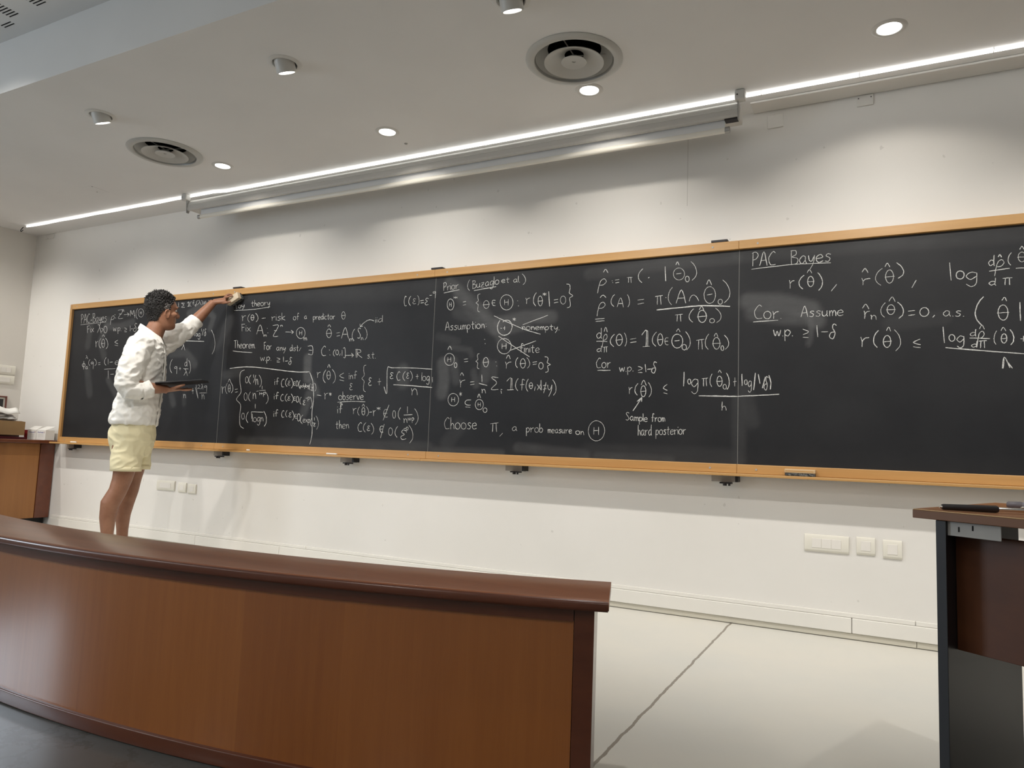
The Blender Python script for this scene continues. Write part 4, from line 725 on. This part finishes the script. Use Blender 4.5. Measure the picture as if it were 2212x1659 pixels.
# veneer panel with tonal change from leaf to leaf
m_ven = mat('cherry_veneer', (.36, .15, .045), .30, coat=.9); k = N(m_ven)
mp = k.n('ShaderNodeMapping'); mp.inputs['Location'].default_value = (0, -(ACY + 2.45), 0); k.l(k.obj(), mp.inputs[0])
sep = k.n('ShaderNodeSeparateXYZ'); k.l(mp.outputs[0], sep.inputs[0])
ang = k.math('MULTIPLY', k.math('ARCTAN2', sep.outputs[0], k.math('MULTIPLY', sep.outputs[1], -1.0)), 57.29578)
leaf = k.math('FLOOR', k.math('DIVIDE', k.math('ADD', ang, 99.9 - .3), 3.25))
wn = k.n('ShaderNodeTexWhiteNoise', noise_dimensions='1D'); k.l(leaf, wn.inputs['W'])
cv = k.n('ShaderNodeCombineXYZ'); k.l(k.math('MULTIPLY', ang, 2.2), cv.inputs[0]); k.l(k.math('MULTIPLY', sep.outputs[2], 1.1), cv.inputs[1]); k.l(k.math('MULTIPLY', leaf, 7.3), cv.inputs[2])
gr = k.noise(cv.outputs[0], 2.0, 5, .6)
cg = k.n('ShaderNodeCombineXYZ'); k.l(k.math('MULTIPLY', ang, 55), cg.inputs[0]); k.l(k.math('MULTIPLY', sep.outputs[2], 9), cg.inputs[1])
fl = k.noise(cg.outputs[0], 1.0, 3, .6)
tone = k.math('ADD', k.math('MULTIPLY', wn.outputs[0], .38), k.math('ADD', k.math('MULTIPLY', gr, .42), k.math('MULTIPLY', fl, .2)))
k.base(k.ramp(tone, [(.25, (.30, .092, .018)), (.75, (.43, .150, .032))]))
build('front_panel', arcmesh([(5.150, .040), (5.170, .040), (5.170, .449), (5.150, .449)], -17.2, 17.2), m_ven, t, 30)
build('plinth', arcmesh(rrect(5.02, 5.182, .001, .041, .004), -17.25, 17.25), m_mahog, t, 30)
build('apron', arcmesh([(5.145, .447), (5.178, .447), (5.178, .480), (5.145, .480)], -17.2, 17.2), m_mahog, t, 30)
build('counter_top', arcmesh(rrect(4.945, 5.205, .478, .503, .010), -18.08, 18.08), m_mahog_top, t, 30)
# mahogany nosing along the top's front edge
build('top_nosing', arcmesh(rrect(5.190, 5.2065, .4765, .5005, .007), -18.06, 18.06), m_mahog, t, 40)
for a0, a1 in ((17.22, 17.72), (-17.72, -17.22)):
    build('end_post', arcmesh([(5.0, .001), (5.176, .001), (5.176, .479), (5.0, .479)], a0, a1, 4), m_mahog, t, 30)
build('back_panel', arcmesh([(5.0, .05), (5.014, .05), (5.014, .478), (5.0, .478)], -17.2, 17.2), m_mahog, t, 30)

# ------------------------------------------------------------------ table at the right edge
TA, TE, TS = Vector((4.517, -2.105, 0)), Vector((.8102, -.5861, 0)), Vector((.33, .944, 0))
t = thing('work_table', 'wooden table with black metal side panel at the right edge, pens lying on it', 'table', TA)
m_ttop = wood('table_laminate', (.42, .19, .07), (.34, .14, .05), 'X', .35, .7); m_tedge = mat('table_edge', (.165, .065, .02), .4); m_tmod = wood('table_modesty_board', (.12, .042, .016), (.09, .03, .012), 'X', .45, .6)
m_tstrip = mat('edge_strip', (.70, .46, .20), .35)
def quad(a0, a1, b0, b1): return [tuple((TE * a + TS * b).to_2d()) for a, b in ((a0, b0), (a1, b0), (a1, b1), (a0, b1))]
def tb(name, a0, a1, b0, b1, z0, z1, m, bev=.0, par=None):
    bm = bmesh.new(); prism(bm, quad(a0, a1, b0, b1), z0, z1); return build(name, bm, m, par or t, bevel=bev)
tb('table_top', 0, 1.4, 0.0015, .65, .7222, .7405, m_ttop, .0015)
tb('edge_band', 0, 1.4, -.0015, .0013, .722, .7392, m_tedge, .001)
tb('edge_strip', 0.002, 1.398, -.0017, .001, .7393, .7406, m_tstrip)
tb('side_panel', .048, .069, .002, .60, .001, .7215, m_black, .001)
tb('side_panel', 1.33, 1.35, .002, .60, .001, .7215, m_black, .001)
ap = tb('mounting_plate', .0695, .172, .010, .014, .693, .7215, m_galv, .001)
for a, z in ((.091, .708), (.118, .713)): tb('slot', a, a + .003, .0095, .0105, z - .006, z + .004, m_void, 0, ap)
tb('modesty_board', .0695, 1.329, .062, .08, .462, .694, m_tmod, .001)
def onT(a, b): return TA + TE * a + TS * b
# pens
def penobj(name, label, p, d, parts, cat='pen'):
    o = thing(name, label, cat, (p.x, p.y, .7408), math.atan2(d.y, d.x))
    for nm, x0, x1, r0, r1, m, zc in parts:
        bm = bmesh.new(); tube(bm, [(x0, 0, zc), (x0 + .004, 0, zc), (x1 - .004, 0, zc), (x1, 0, zc)], [r0 * .8, r0, r1, r1 * .85], 18); build(nm, bm, m, o, 40)
    return o
p = Vector((4.568, -2.122)); d = (Vector((4.672, -2.085)) - p).normalized()
penobj('marker_pen', 'thick black pen with a silver barrel lying near the corner of the table', p, d,
       [('tip', -.004, .004, .0032, .0045, m_steel, .0075), ('grip', 0, .106, .0062, .0074, m_dark, .0076), ('barrel', .104, .175, .0042, .0042, m_steel, .0076), ('clip', .15, .176, .0025, .0025, m_steel, .0128)])
p = Vector((4.716, -1.83)); d = Vector((.9, -.25)).normalized()
penobj('grey_pen', 'grey pen behind the black pen on the table, cut off at the right edge', p, d,
       [('cap', 0, .03, .0075, .0085, mat('grey_plastic', (.16, .15, .17), .35), .0088), ('barrel', .028, .14, .0078, .0078, mat('grey_barrel', (.22, .22, .25), .3), .0088)])

# chair with a perforated black back and a jacket, behind the table
m_perf = mat('perforated_black', (.010, .010, .012), .5); m_cloth = mat('beige_cloth', (.30, .28, .24), .9)
cp = onT(.42, 1.22)
t = thing('office_chair', 'black perforated chair behind the table at the lower right edge', 'chair', (cp.x, cp.y, 0), math.atan2(TE.y, TE.x))
bm = bmesh.new(); nxh, nzh = 22, 16
W_, H_ = .42, .26
for i in range(nxh):
    for j in range(nzh):                      # a sheet with a square hole in every cell
        x0, z0 = -W_ / 2 + W_ * i / nxh, .10 + H_ * j / nzh; cx_, cz_ = W_ / nxh, H_ / nzh
        o_ = [bm.verts.new((x0 + a * cx_, -.012 * 0, z0 + b * cz_)) for a, b in ((0, 0), (1, 0), (1, 1), (0, 1))]
        q_ = [bm.verts.new((x0 + a * cx_, 0, z0 + b * cz_)) for a, b in ((.36, .36), (.64, .36), (.64, .64), (.36, .64))]
        for e in range(4): bm.faces.new((o_[e], o_[(e + 1) % 4], q_[(e + 1) % 4], q_[e]))
bmesh.ops.remove_doubles(bm, verts=bm.verts, dist=1e-5)
bk = build('backrest', bm, m_perf, t, loc=(0, .0, .30)); s = bk.modifiers.new('s', 'SOLIDIFY'); s.thickness = .003
build('seat', nbox(-.22, .22, -.44, -.02, .40, .43), m_perf, t, bevel=.01)
bm = bmesh.new(); box(bm, -.225, .225, -.018, -.004, .385, .41); build('back_frame', bm, m_dark, t)
for sx in (-1, 1):
    bm = bmesh.new(); tube(bm, [(sx * .225, 0, .36), (sx * .225, .01, .70)], .010, 12); build('back_post', bm, m_dark, t, 40)
    for sy in (-.42, -.02):
        bm = bmesh.new(); tube(bm, [(sx * .20, sy, .405), (sx * .225, sy * 1.05, .001)], .011, 12); build('leg', bm, m_dark, t, 40)
# ------------------------------------------------------------------ the man at the board
MP = Vector((-.05, -.62, 0)); MRZ = math.atan2(.813, .582)
MI = (Matrix.Translation(MP) @ Matrix.Rotation(MRZ, 4, 'Z')).inverted()
def L(x, y, z): return MI @ Vector((x, y, z))         # room point -> the man's own frame (x forward, y his left, z up)
m_skin = mat('skin', (.30, .140, .080), .5, sss=.06); k = N(m_skin)
k.base(k.ramp(k.noise(k.obj(), 14, 4), [(.3, (.255, .112, .062)), (.7, (.345, .168, .10))])); k.bump(k.noise(k.obj(), 120, 2), .08, .002)
m_hair = mat('hair_dark', (.012, .010, .009), .55); m_hairg = mat('hair_grey', (.16, .15, .14), .6)
m_shirt = mat('shirt_linen', (.88, .86, .81), .85); k = N(m_shirt); k.bump(k.noise(k.obj(), 420, 2), .12, .001)
m_short = mat('shorts_cotton', (.84, .76, .50), .85); k = N(m_short); k.bump(k.noise(k.obj(), 380, 2), .12, .001)
m_eye = mat('eye_white', (.6, .57, .53), .25); m_iris = mat('eye_dark', (.02, .012, .008), .2); m_shoe = mat('shoe_brown', (.10, .06, .035), .6); m_sole = mat('shoe_sole', (.45, .42, .37), .7)

def loft(bm, sl, segs=40, yaw=0.0, pw=2.0, cy=0.0):
    """sl = [(z, back, front, half width[, tilt])]; tilt lifts the front of a slice"""
    rings = []; cy_, sy_ = math.cos(R(yaw)), math.sin(R(yaw))
    for s in sl:
        z, b, f, w = s[:4]; ti = s[4] if len(s) > 4 else 0.0; oy = s[5] if len(s) > 5 else cy
        c, a = (b + f) / 2, (f - b) / 2; ring = []
        for i in range(segs):
            t_ = 2 * math.pi * i / segs; ct, st__ = math.cos(t_), math.sin(t_)
            x = math.copysign(abs(ct) ** (2 / pw), ct) * a; y = math.copysign(abs(st__) ** (2 / pw), st__) * w
            ring.append(bm.verts.new((c + x * cy_ - y * sy_, oy + x * sy_ + y * cy_, z + ti * x)))
        rings.append(ring)
    for a, b in zip(rings, rings[1:]):
        for i in range(segs): bm.faces.new((a[i], a[(i + 1) % segs], b[(i + 1) % segs], b[i]))
    bm.faces.new(rings[0][::-1]); bm.faces.new(rings[-1])
def turn(bm, v0, ang, piv):
    bm.verts.ensure_lookup_table()
    m_ = Matrix.Translation(piv) @ Matrix.Rotation(R(ang), 4, 'Z') @ Matrix.Translation(-Vector(piv))
    for v in bm.verts[v0:]: v.co = m_ @ v.co
HEADYAW, HPIV = 10, (.075, 0, 1.6)
SKULL = [(1.583, .055, .148, .040), (1.592, .045, .168, .048), (1.605, .03, .177, .055), (1.62, .018, .179, .060), (1.635, .010, .176, .0635), (1.65, .004, .176, .066), (1.665, .0, .177, .068), (1.68, -.006, .177, .070),
         (1.70, -.013, .176, .0725), (1.715, -.016, .176, .0745), (1.73, -.018, .180, .0755), (1.747, -.018, .184, .076), (1.765, -.015, .176, .076), (1.785, -.006, .165, .074), (1.803, .006, .148, .068), (1.82, .024, .124, .055), (1.832, .048, .098, .034), (1.836, .065, .08, .012)]
bm = bmesh.new()
n0 = 0
loft(bm, SKULL, 44, pw=2.25)
tube(bm, [(.176, 0, 1.727), (.185, 0, 1.708), (.194, 0, 1.692), (.192, 0, 1.682), (.180, 0, 1.674)], [.0075, .009, .011, .0125, .009], 14)     # nose
for s in (-1, 1):
    ellipsoid(bm, (.183, s * .011, 1.680), (.012, .0085, .0075))                                    # nostril wings
    ellipsoid(bm, (.171, s * .032, 1.742), (.014, .024, .0075))                                      # brow ridge
    ellipsoid(bm, (.150, s * .045, 1.690), (.030, .020, .020))                                       # cheek
    ear = [(.118, s * .075, 1.668), (.122, s * .0765, 1.690), (.117, s * .080, 1.709), (.104, s * .085, 1.712), (.093, s * .088, 1.700), (.092, s * .087, 1.683), (.101, s * .081, 1.667), (.110, s * .077, 1.656), (.117, s * .075, 1.662)]
    tube(bm, smoothpath(ear, 4), .0052, 10)
    ellipsoid(bm, (.106, s * .0755, 1.684), (.012, .006, .020))
    ellipsoid(bm, (.114, s * .0765, 1.660), (.006, .005, .008))
ellipsoid(bm, (.174, 0, 1.6545), (.0105, .022, .0052)); ellipsoid(bm, (.171, 0, 1.6415), (.0105, .019, .006)); ellipsoid(bm, (.165, 0, 1.610), (.015, .020, .014))
turn(bm, 0, HEADYAW, HPIV)
# neck, trunk
tube(bm, [(.075, .0, 1.66), (.066, 0, 1.61), (.052, 0, 1.565), (.035, 0, 1.52), (.02, 0, 1.47)], [.055, .058, .061, .068, .085], 28)
loft(bm, [(.80, -.125, .085, .150), (.90, -.125, .09, .155), (1.02, -.10, .10, .145), (1.15, -.09, .11, .150), (1.30, -.085, .115, .165), (1.40, -.08, .11, .172), (1.46, -.07, .095, .155), (1.50, -.05, .08, .11)], 36, yaw=-12)
# arms
RS, RE, RWr = Vector((-.035, -.185, 1.445)), Vector((-.092, -.245, 1.165)), Vector((.135, -.165, 1.158))
tube(bm, [(.0, -.12, 1.45), RS, (-.062, -.215, 1.31), RE], [.05, .055, .048, .043], 22)
tube(bm, [RE, (.0, -.215, 1.158), (.07, -.19, 1.157), RWr, (.155, -.158, 1.157)], [.043, .044, .037, .0275, .028], 22)
LS, LE = Vector((.055, .185, 1.465)), Vector((.265, .232, 1.632))
LW = L(.012, -.115, 1.862) + Vector((-.015, 0, 0))
tube(bm, [(.02, .12, 1.46), LS, (.16, .212, 1.55), LE], [.05, .055, .048, .043], 22)
tube(bm, [LE, LE + (LW - LE) * .35, LE + (LW - LE) * .7, LW], [.043, .043, .035, .027], 22)
# left hand on the eraser: palm and five fingers, given at the board
PA = L(.055, -.083, 1.880)
tube(bm, [LW, LW + (PA - LW) * .5, PA, L(.075, -.072, 1.888)], [(.027, .021), (.034, .021), (.038, .019), (.034, .014)], 20, flat=(-.6, -.3, .7))
def finger(pts, r): tube(bm, smoothpath(pts, 4), [r * (1.06 - .32 * i / (4 * (len(pts) - 1))) for i in range(4 * (len(pts) - 1) + 1)], 14); ellipsoid(bm, Vector(pts[-1]), (r * .76, r * .76, r * .76), 12, 8)
finger([L(.065, -.088, 1.886), L(.085, -.086, 1.900), L(.108, -.080, 1.908), L(.128, -.070, 1.914)], .0092)
finger([L(.058, -.080, 1.894), L(.072, -.078, 1.915), L(.092, -.070, 1.927), L(.108, -.056, 1.925)], .0094)
finger([L(.050, -.072, 1.894), L(.058, -.066, 1.914), L(.074, -.056, 1.927), L(.090, -.044, 1.926)], .0090)
finger([L(.042, -.066, 1.889), L(.046, -.056, 1.905), L(.058, -.045, 1.916), L(.070, -.034, 1.917)], .0080)
finger([L(.040, -.098, 1.868), L(.066, -.098, 1.857), L(.090, -.088, 1.860), L(.112, -.070, 1.868)], .0102)
# right hand, palm up under the tablet
tube(bm, [(.15, -.160, 1.157), (.175, -.152, 1.160), (.205, -.146, 1.164), (.232, -.142, 1.168)], [(.028, .021), (.037, .018), (.041, .015), (.038, .012)], 20, flat=(0, 0, 1))
finger([(.228, -.172, 1.166), (.258, -.176, 1.162), (.283, -.178, 1.163), (.302, -.178, 1.167)], .0088)
finger([(.232, -.152, 1.166), (.264, -.152, 1.163), (.290, -.150, 1.166), (.308, -.148, 1.172)], .0094)
finger([(.232, -.132, 1.168), (.262, -.130, 1.166), (.286, -.127, 1.170), (.304, -.124, 1.177)], .0090)
finger([(.226, -.112, 1.170), (.250, -.105, 1.170), (.268, -.100, 1.174), (.282, -.096, 1.180)], .0078)
finger([(.180, -.186, 1.164), (.203, -.206, 1.172), (.230, -.214, 1.184), (.255, -.210, 1.193)], .0104)
# legs and feet
tube(bm, [(-.06, -.09, .86), (-.06, -.095, .74), (-.055, -.1, .62), (-.066, -.1, .545), (-.086, -.1, .47), (-.123, -.1, .39), (-.130, -.1, .30), (-.124, -.1, .20), (-.12, -.1, .11), (-.118, -.1, .07)], [.085, .082, .068, .060, .055, .058, .049, .038, .035, .037], 26)
tube(bm, [(-.02, .09, .86), (-.01, .09, .74), (.0, .09, .62), (-.008, .09, .545), (-.014, .09, .47), (-.036, .09, .39), (-.045, .09, .30), (-.040, .09, .20), (-.036, .09, .11), (-.034, .09, .07)], [.085, .082, .068, .059, .054, .057, .048, .037, .034, .037], 26)
for fx_, fy_ in ((-.118, -.1), (-.034, .09)):
    tube(bm, [(fx_ - .045, fy_, .05), (fx_, fy_, .062), (fx_ + .07, fy_, .05), (fx_ + .135, fy_, .038), (fx_ + .165, fy_, .035)], [(.028, .028), (.036, .042), (.038, .034), (.040, .022), (.030, .016)], 20)
me = remesh(bm, .0042, 3, .5)
man = meshobj('person', me, m_skin); man.location = MP; man.rotation_euler = (0, 0, MRZ)
tag(man, 'man in white shirt and cream shorts wiping the board, holding a tablet', 'person')

def turned(p): return Matrix.Translation(HPIV) @ Matrix.Rotation(R(HEADYAW), 4, 'Z') @ Matrix.Translation(-Vector(HPIV)) @ Vector(p)
for s in (-1, 1):
    bm = bmesh.new(); ellipsoid(bm, turned((.1655, s * .0315, 1.7195)), (.0115, .0125, .0095)); e = build('eye', bm, m_eye, man, 180)
    bm = bmesh.new(); ellipsoid(bm, turned((.1745, s * .0315, 1.7195)), (.004, .006, .006)); build('iris', bm, m_iris, e, 180)
    bm = bmesh.new(); pb = [turned(q) for q in ((.186, s * .014, 1.741), (.184, s * .03, 1.7475), (.170, s * .048, 1.744))]; tube(bm, smoothpath(pb, 4), [(.004, .0035)] * 9, 8); build('eyebrow', bm, m_hair, man, 60)
# hair: curled tufts over the skull, short at the nape, grey at the temples
def skull_at(u, t_):
    for a, b in zip(SKULL, SKULL[1:]):
        if a[0] <= u <= b[0]:
            q = (u - a[0]) / (b[0] - a[0]); bb, ff, ww = (a[i] + (b[i] - a[i]) * q for i in (1, 2, 3)); break
    else: bb, ff, ww = SKULL[-1][1:]
    c, a_ = (bb + ff) / 2, (ff - bb) / 2; ct, st__ = math.cos(t_), math.sin(t_)
    return Vector((c + math.copysign(abs(ct) ** .89, ct) * a_, math.copysign(abs(st__) ** .89, st__) * ww, u))
def hairline(u):
    if u > 1.792: return .150
    if u > 1.75: return .128 + (u - 1.75) * .4
    if u > 1.715: return .120
    if u > 1.70: return .088
    return .078 - (1.70 - u) * .45
rh = random.Random(11); dark, grey = bmesh.new(), bmesh.new()
cen = Vector((.08, 0, 1.72))
_ib = bmesh.new(); bmesh.ops.create_icosphere(_ib, subdivisions=1, radius=1); _ib.verts.ensure_lookup_table()
ICO_V = [v.co.copy() for v in _ib.verts]; ICO_F = [[v.index for v in f.verts] for f in _ib.faces]; _ib.free()
def tuft(bm, mt):
    vs = [bm.verts.new(mt @ c) for c in ICO_V]
    for f in ICO_F: bm.faces.new([vs[i] for i in f])
def thick_at(u): return .0035 if u < 1.67 else .004 + .011 * max(0, min(1, (u - 1.70) / .12))
# close cap under the curls
gu, gt = 44, 96; V = {}
for i in range(gu + 1):
    u = 1.632 + (1.836 - 1.632) * i / gu
    for j in range(gt):
        p = skull_at(u, 2 * math.pi * j / gt)
        if p.x < hairline(u) + .004: V[i, j] = dark.verts.new(p + (p - cen).normalized() * thick_at(u) * .75)
for i in range(gu):
    for j in range(gt):
        q = [(i, j), (i, (j + 1) % gt), (i + 1, (j + 1) % gt), (i + 1, j)]
        if all(k_ in V for k_ in q): dark.faces.new([V[k_] for k_ in q])
n_ = 0
while n_ < 2600:
    u = rh.uniform(1.632, 1.836); t_ = rh.uniform(0, 2 * math.pi); p = skull_at(u, t_)
    if p.x > hairline(u): continue
    n_ += 1
    top = max(0, min(1, (u - 1.70) / .12)); nrm = (p - cen).normalized()
    r_ = rh.uniform(.0032, .0058) * (.75 + .6 * top)
    isg = p.x > .080 and u < 1.755 and abs(p.y) > .04 and rh.random() < .75
    sc_ = (r_ * rh.uniform(1.2, 2.6), r_ * .75, r_ * rh.uniform(.6, 1.0)) if not isg else (.0065, .003, .004)
    mt = Matrix.Translation(p + nrm * thick_at(u) * rh.uniform(.55, 1.15)) @ Matrix.Rotation(rh.uniform(0, 6), 4, Vector((rh.random() - .5, rh.random() - .5, rh.random() - .5)).normalized()) @ Matrix.Diagonal((*sc_, 1))
    tuft(grey if isg else dark, mt)
for i in range(260):                                    # loose curls standing off the crown
    u = rh.uniform(1.775, 1.835); t_ = rh.uniform(1.0, 5.3); p = skull_at(u, t_); nrm = (p - cen).normalized()
    q0 = p + nrm * .011; d1 = (nrm + Vector((rh.uniform(-.6, .5), rh.uniform(-.5, .5), rh.uniform(-.1, .5)))).normalized()
    q1 = q0 + d1 * rh.uniform(.005, .013); q2 = q1 + (d1 + Vector((rh.uniform(-1, .6), rh.uniform(-.6, .6), rh.uniform(-.6, .2)))).normalized() * rh.uniform(.005, .011)
    tube(dark, smoothpath([q0, q1, q2], 3), [.0022, .0021, .0019, .0016, .0013, .001, .0006], 5)
for b_ in (dark, grey): turn(b_, 0, HEADYAW, HPIV)
hair = build('hair', dark, m_hair, man, 180); build('grey_temple_hair', grey, m_hairg, hair, 180)['label'] = 'grey hair at the temples'

# shirt
bm = bmesh.new()
loft(bm, [(.912, -.168, .112, .198), (.935, -.172, .116, .200), (1.0, -.158, .120, .198), (1.08, -.138, .126, .196), (1.17, -.122, .132, .196), (1.27, -.114, .134, .200), (1.36, -.108, .134, .205), (1.43, -.098, .126, .205), (1.475, -.082, .108, .185), (1.51, -.066, .088, .14, -.12), (1.545, -.045, .072, .085, -.3), (1.56, -.03, .06, .07, -.4)], 48, yaw=-12, pw=2.2)
tube(bm, [(.0, -.11, 1.44), (-.03, -.185, 1.435), (-.055, -.215, 1.33), (-.082, -.24, 1.22), (-.092, -.245, 1.165), (-.07, -.238, 1.135), (-.02, -.222, 1.133), (.025, -.206, 1.148), (.052, -.197, 1.156)], [.078, .080, .076, .074, .070, .064, .060, .055, .052], 26)
CU = (LW - LE).normalized()
tube(bm, [(.02, .10, 1.45), (.055, .185, 1.455), (.14, .208, 1.535), (.215, .224, 1.597), LE, LE + CU * .05, LE + CU * .085], [.085, .086, .080, .075, .066, .056, .053], 26)
me = remesh(bm, .0062, 4, .5)
Rm = Matrix.Rotation(R(-12), 3, 'Z')
NEW = []
for p, n_ in [(v.co.copy(), v.normal.copy()) for v in me.vertices]:      # cloth folds: diagonal pulls, gathers at the elbows, a loose hem
    a = noise.noise(Vector((p.x * 5 + p.z * 9, p.y * 5, p.z * 4 - p.x * 7)))
    b = noise.noise(Vector((p.x * 16 - p.z * 15, p.y * 14, p.z * 13 + p.x * 10 + 5)))
    c = noise.noise(Vector((p.x * 9 + p.z * 22, p.y * 9 + 3, p.z * 10 - p.x * 20)))
    amp = .0085 if p.z < 1.42 else .005
    r_ = 1 - abs(b) * 2.2; r2 = 1 - abs(c) * 2.4
    NEW += list(p + n_ * (a * amp * 1.2 + max(0, r_) * .007 * (1 if p.z < 1.5 else .5) + max(0, r2) * .005 - .004))
me.vertices.foreach_set('co', NEW); me.update()
shirt = meshobj('shirt', me, m_shirt, man)
def sleeve_cuff(pts, rad):
    bm = bmesh.new(); P = smoothpath(pts, 4); n_ = len(P)
    tube(bm, P, [rad[0] + (rad[1] - rad[0]) * i / (n_ - 1) + .002 * math.sin(i * 1.4) for i in range(n_)], 28, cap=False)
    me_ = build('rolled_cuff', bm, m_shirt, shirt, 180); s = me_.modifiers.new('s', 'SOLIDIFY'); s.thickness = .006; s.offset = -1
    for v, n0 in [(v, v.normal.copy()) for v in me_.data.vertices]:
        v.co += n0 * (.006 * noise.noise(v.co * 26) + .003 * noise.noise(v.co * 60))
    sb_ = me_.modifiers.new('u', 'SUBSURF'); sb_.levels = sb_.render_levels = 1
sleeve_cuff([(-.008, -.222, 1.132), (.022, -.208, 1.142), (.058, -.195, 1.158)], (.060, .0545))
sleeve_cuff([LE + CU * .04, LE + CU * .07, LE + CU * .105], (.060, .0555))
# collar: a folded band around the neck, open at the throat
bm = bmesh.new(); na = 40; rows = []
for i in range(na + 1):
    t_ = R(28 + (360 - 56) * i / na); ct, st__ = math.cos(t_), math.sin(t_)
    fr = (ct + 1) / 2
    # inner stand, fold line, outer leaf
    zt = 1.612 - .095 * fr ** 1.1; cx_ = .036
    tip = max(0, (fr - .80) / .2)
    prof = [(.066, zt - .045), (.070, zt - .012), (.073, zt), (.077, zt - .004), (.090 + .018 * tip, zt - .042 - .030 * tip)]
    rows.append([bm.verts.new((cx_ + r_ * ct * 1.02 + (.012 * tip if j == 4 else 0), r_ * st__ * 1.05, z_)) for j, (r_, z_) in enumerate(prof)])
for a, b in zip(rows, rows[1:]):
    for j in range(4): bm.faces.new((a[j], b[j], b[j + 1], a[j + 1]))
turn(bm, 0, -12, (.036, 0, 0))
o = build('collar', bm, m_shirt, shirt, 60); s = o.modifiers.new('s', 'SOLIDIFY'); s.thickness = .003; q = o.modifiers.new('u', 'SUBSURF'); q.levels = q.render_levels = 1
# button placket down the front
bm = bmesh.new(); pl_ = []
for z_, f_ in ((.915, .114), (1.0, .122), (1.08, .128), (1.17, .134), (1.27, .136), (1.36, .136), (1.43, .128), (1.475, .108)):
    for w_ in (-.016, .016): pl_.append(bm.verts.new(Matrix.Rotation(R(-12), 3, 'Z') @ Vector((f_ + .006, w_ - .012, z_))))
for i in range(0, len(pl_) - 2, 2): bm.faces.new((pl_[i], pl_[i + 1], pl_[i + 3], pl_[i + 2]))
o = build('button_placket', bm, m_shirt, shirt, 180); s = o.modifiers.new('s', 'SOLIDIFY'); s.thickness = .006
# shorts
bm = bmesh.new()
loft(bm, [(.70, -.135, .075, .165, 0, 0), (.78, -.165, .105, .185), (.85, -.172, .112, .188), (.93, -.150, .105, .175), (.97, -.13, .10, .165)], 44, yaw=-8, pw=2.3)
tube(bm, [(-.045, -.088, .80), (-.050, -.096, .72), (-.050, -.1, .66), (-.049, -.1, .612)], [(.104, .100), (.094, .096), (.090, .094), (.087, .092)], 30)
tube(bm, [(-.012, .085, .80), (.002, .092, .72), (.006, .092, .66), (.008, .092, .620)], [(.100, .100), (.092, .094), (.088, .092), (.085, .09)], 30)
me = remesh(bm, .006, 3, .5)
NEW = []
for p, n_ in [(v.co.copy(), v.normal.copy()) for v in me.vertices]:
    b = noise.noise(Vector((p.x * 12 - p.z * 14, p.y * 12, p.z * 12 + p.x * 12))); a = noise.noise(p * 6)
    NEW += list(p + n_ * (a * .007 + max(0, 1 - abs(b) * 2.3) * .006 - .003))
me.vertices.foreach_set('co', NEW); me.update()
sh = meshobj('shorts', me, m_short, man)
for (cx_, cy_, z_, r_) in ((-.049, -.1, .622, .090), (.008, .092, .630, .088)):
    bm = bmesh.new(); tube(bm, [(cx_, cy_, z_ - .018), (cx_, cy_, z_ + .012)], [(r_, r_ + .004)] * 2, 36, cap=False)
    o = build('turned_hem', bm, m_short, sh, 180); s = o.modifiers.new('s', 'SOLIDIFY'); s.thickness = .006
# shoes
for fx_, fy_ in ((-.118, -.1), (-.034, .09)):
    bm = bmesh.new()
    tube(bm, [(fx_ - .062, fy_, .048), (fx_ - .04, fy_, .055), (fx_, fy_, .056), (fx_ + .07, fy_, .047), (fx_ + .14, fy_, .038), (fx_ + .182, fy_, .034)], [(.022, .028), (.038, .040), (.042, .040), (.046, .035), (.048, .026), (.030, .016)], 24)
    sho = build('shoe', bm, m_shoe, man, 60)
    bm = bmesh.new(); p_ = [(fx_ - .07, fy_ - .02), (fx_ - .07, fy_ + .02), (fx_ - .03, fy_ + .04), (fx_ + .07, fy_ + .046), (fx_ + .15, fy_ + .048), (fx_ + .195, fy_ + .02), (fx_ + .195, fy_ - .02), (fx_ + .15, fy_ - .048), (fx_ + .07, fy_ - .046), (fx_ - .03, fy_ - .04)]
    prism(bm, p_, .001, .022); build('sole', bm, m_sole, sho, bevel=.004)

# the eraser in his left hand, felt against the slate
m_whitewood = wood('pale_wood', (.66, .56, .42), (.58, .48, .35), 'X', .55)
t = thing('blackboard_eraser', 'pale wooden eraser in the hand of the man, pressed against the top of the board', 'eraser', (.118, -.002, 1.897))
t.rotation_euler = (0, R(-24), 0)
bm = bmesh.new(); box(bm, -.062, .058, -.026, 0, -.027, .027); build('felt_pad', bm, m_felt, t, bevel=.004)
bm = bmesh.new(); box(bm, -.064, .060, -.058, -.0262, -.026, .026); build('wooden_back', bm, m_whitewood, t, bevel=.004)
# the tablet on his right hand
m_tab = mat('tablet_black', (.010, .010, .013), .3); m_scr = mat('tablet_screen', (.012, .013, .018), .12); m_tedge2 = mat('tablet_edge', (.20, .21, .22), .3, .8)
tc = MI.inverted() @ Vector((.222, -.135, 1.2085))
t = thing('tablet_computer', 'thin black tablet lying flat on the right hand of the man', 'tablet', tc, MRZ)
t.rotation_euler = (R(-4), R(-8.5), MRZ)
build('case', nbox(-.145, .140, -.095, .085, -.0055, .001), m_tab, t, bevel=.002)
build('edge', nbox(-.1455, .1405, -.0955, .0855, .0012, .0028), m_tedge2, t, bevel=.0006)
build('screen', nbox(-.143, .138, -.093, .083, .0028, .0045), m_scr, t, bevel=.0008)
bm = bmesh.new(); v = [bm.verts.new(p) for p in ((.138, -.09, -.004), (.138, .06, -.004), (.195, .05, -.006), (.185, -.07, -.012))]; bm.faces.new(v)
o = build('cover_flap', bm, m_tab, t); s = o.modifiers.new('s', 'SOLIDIFY'); s.thickness = .003
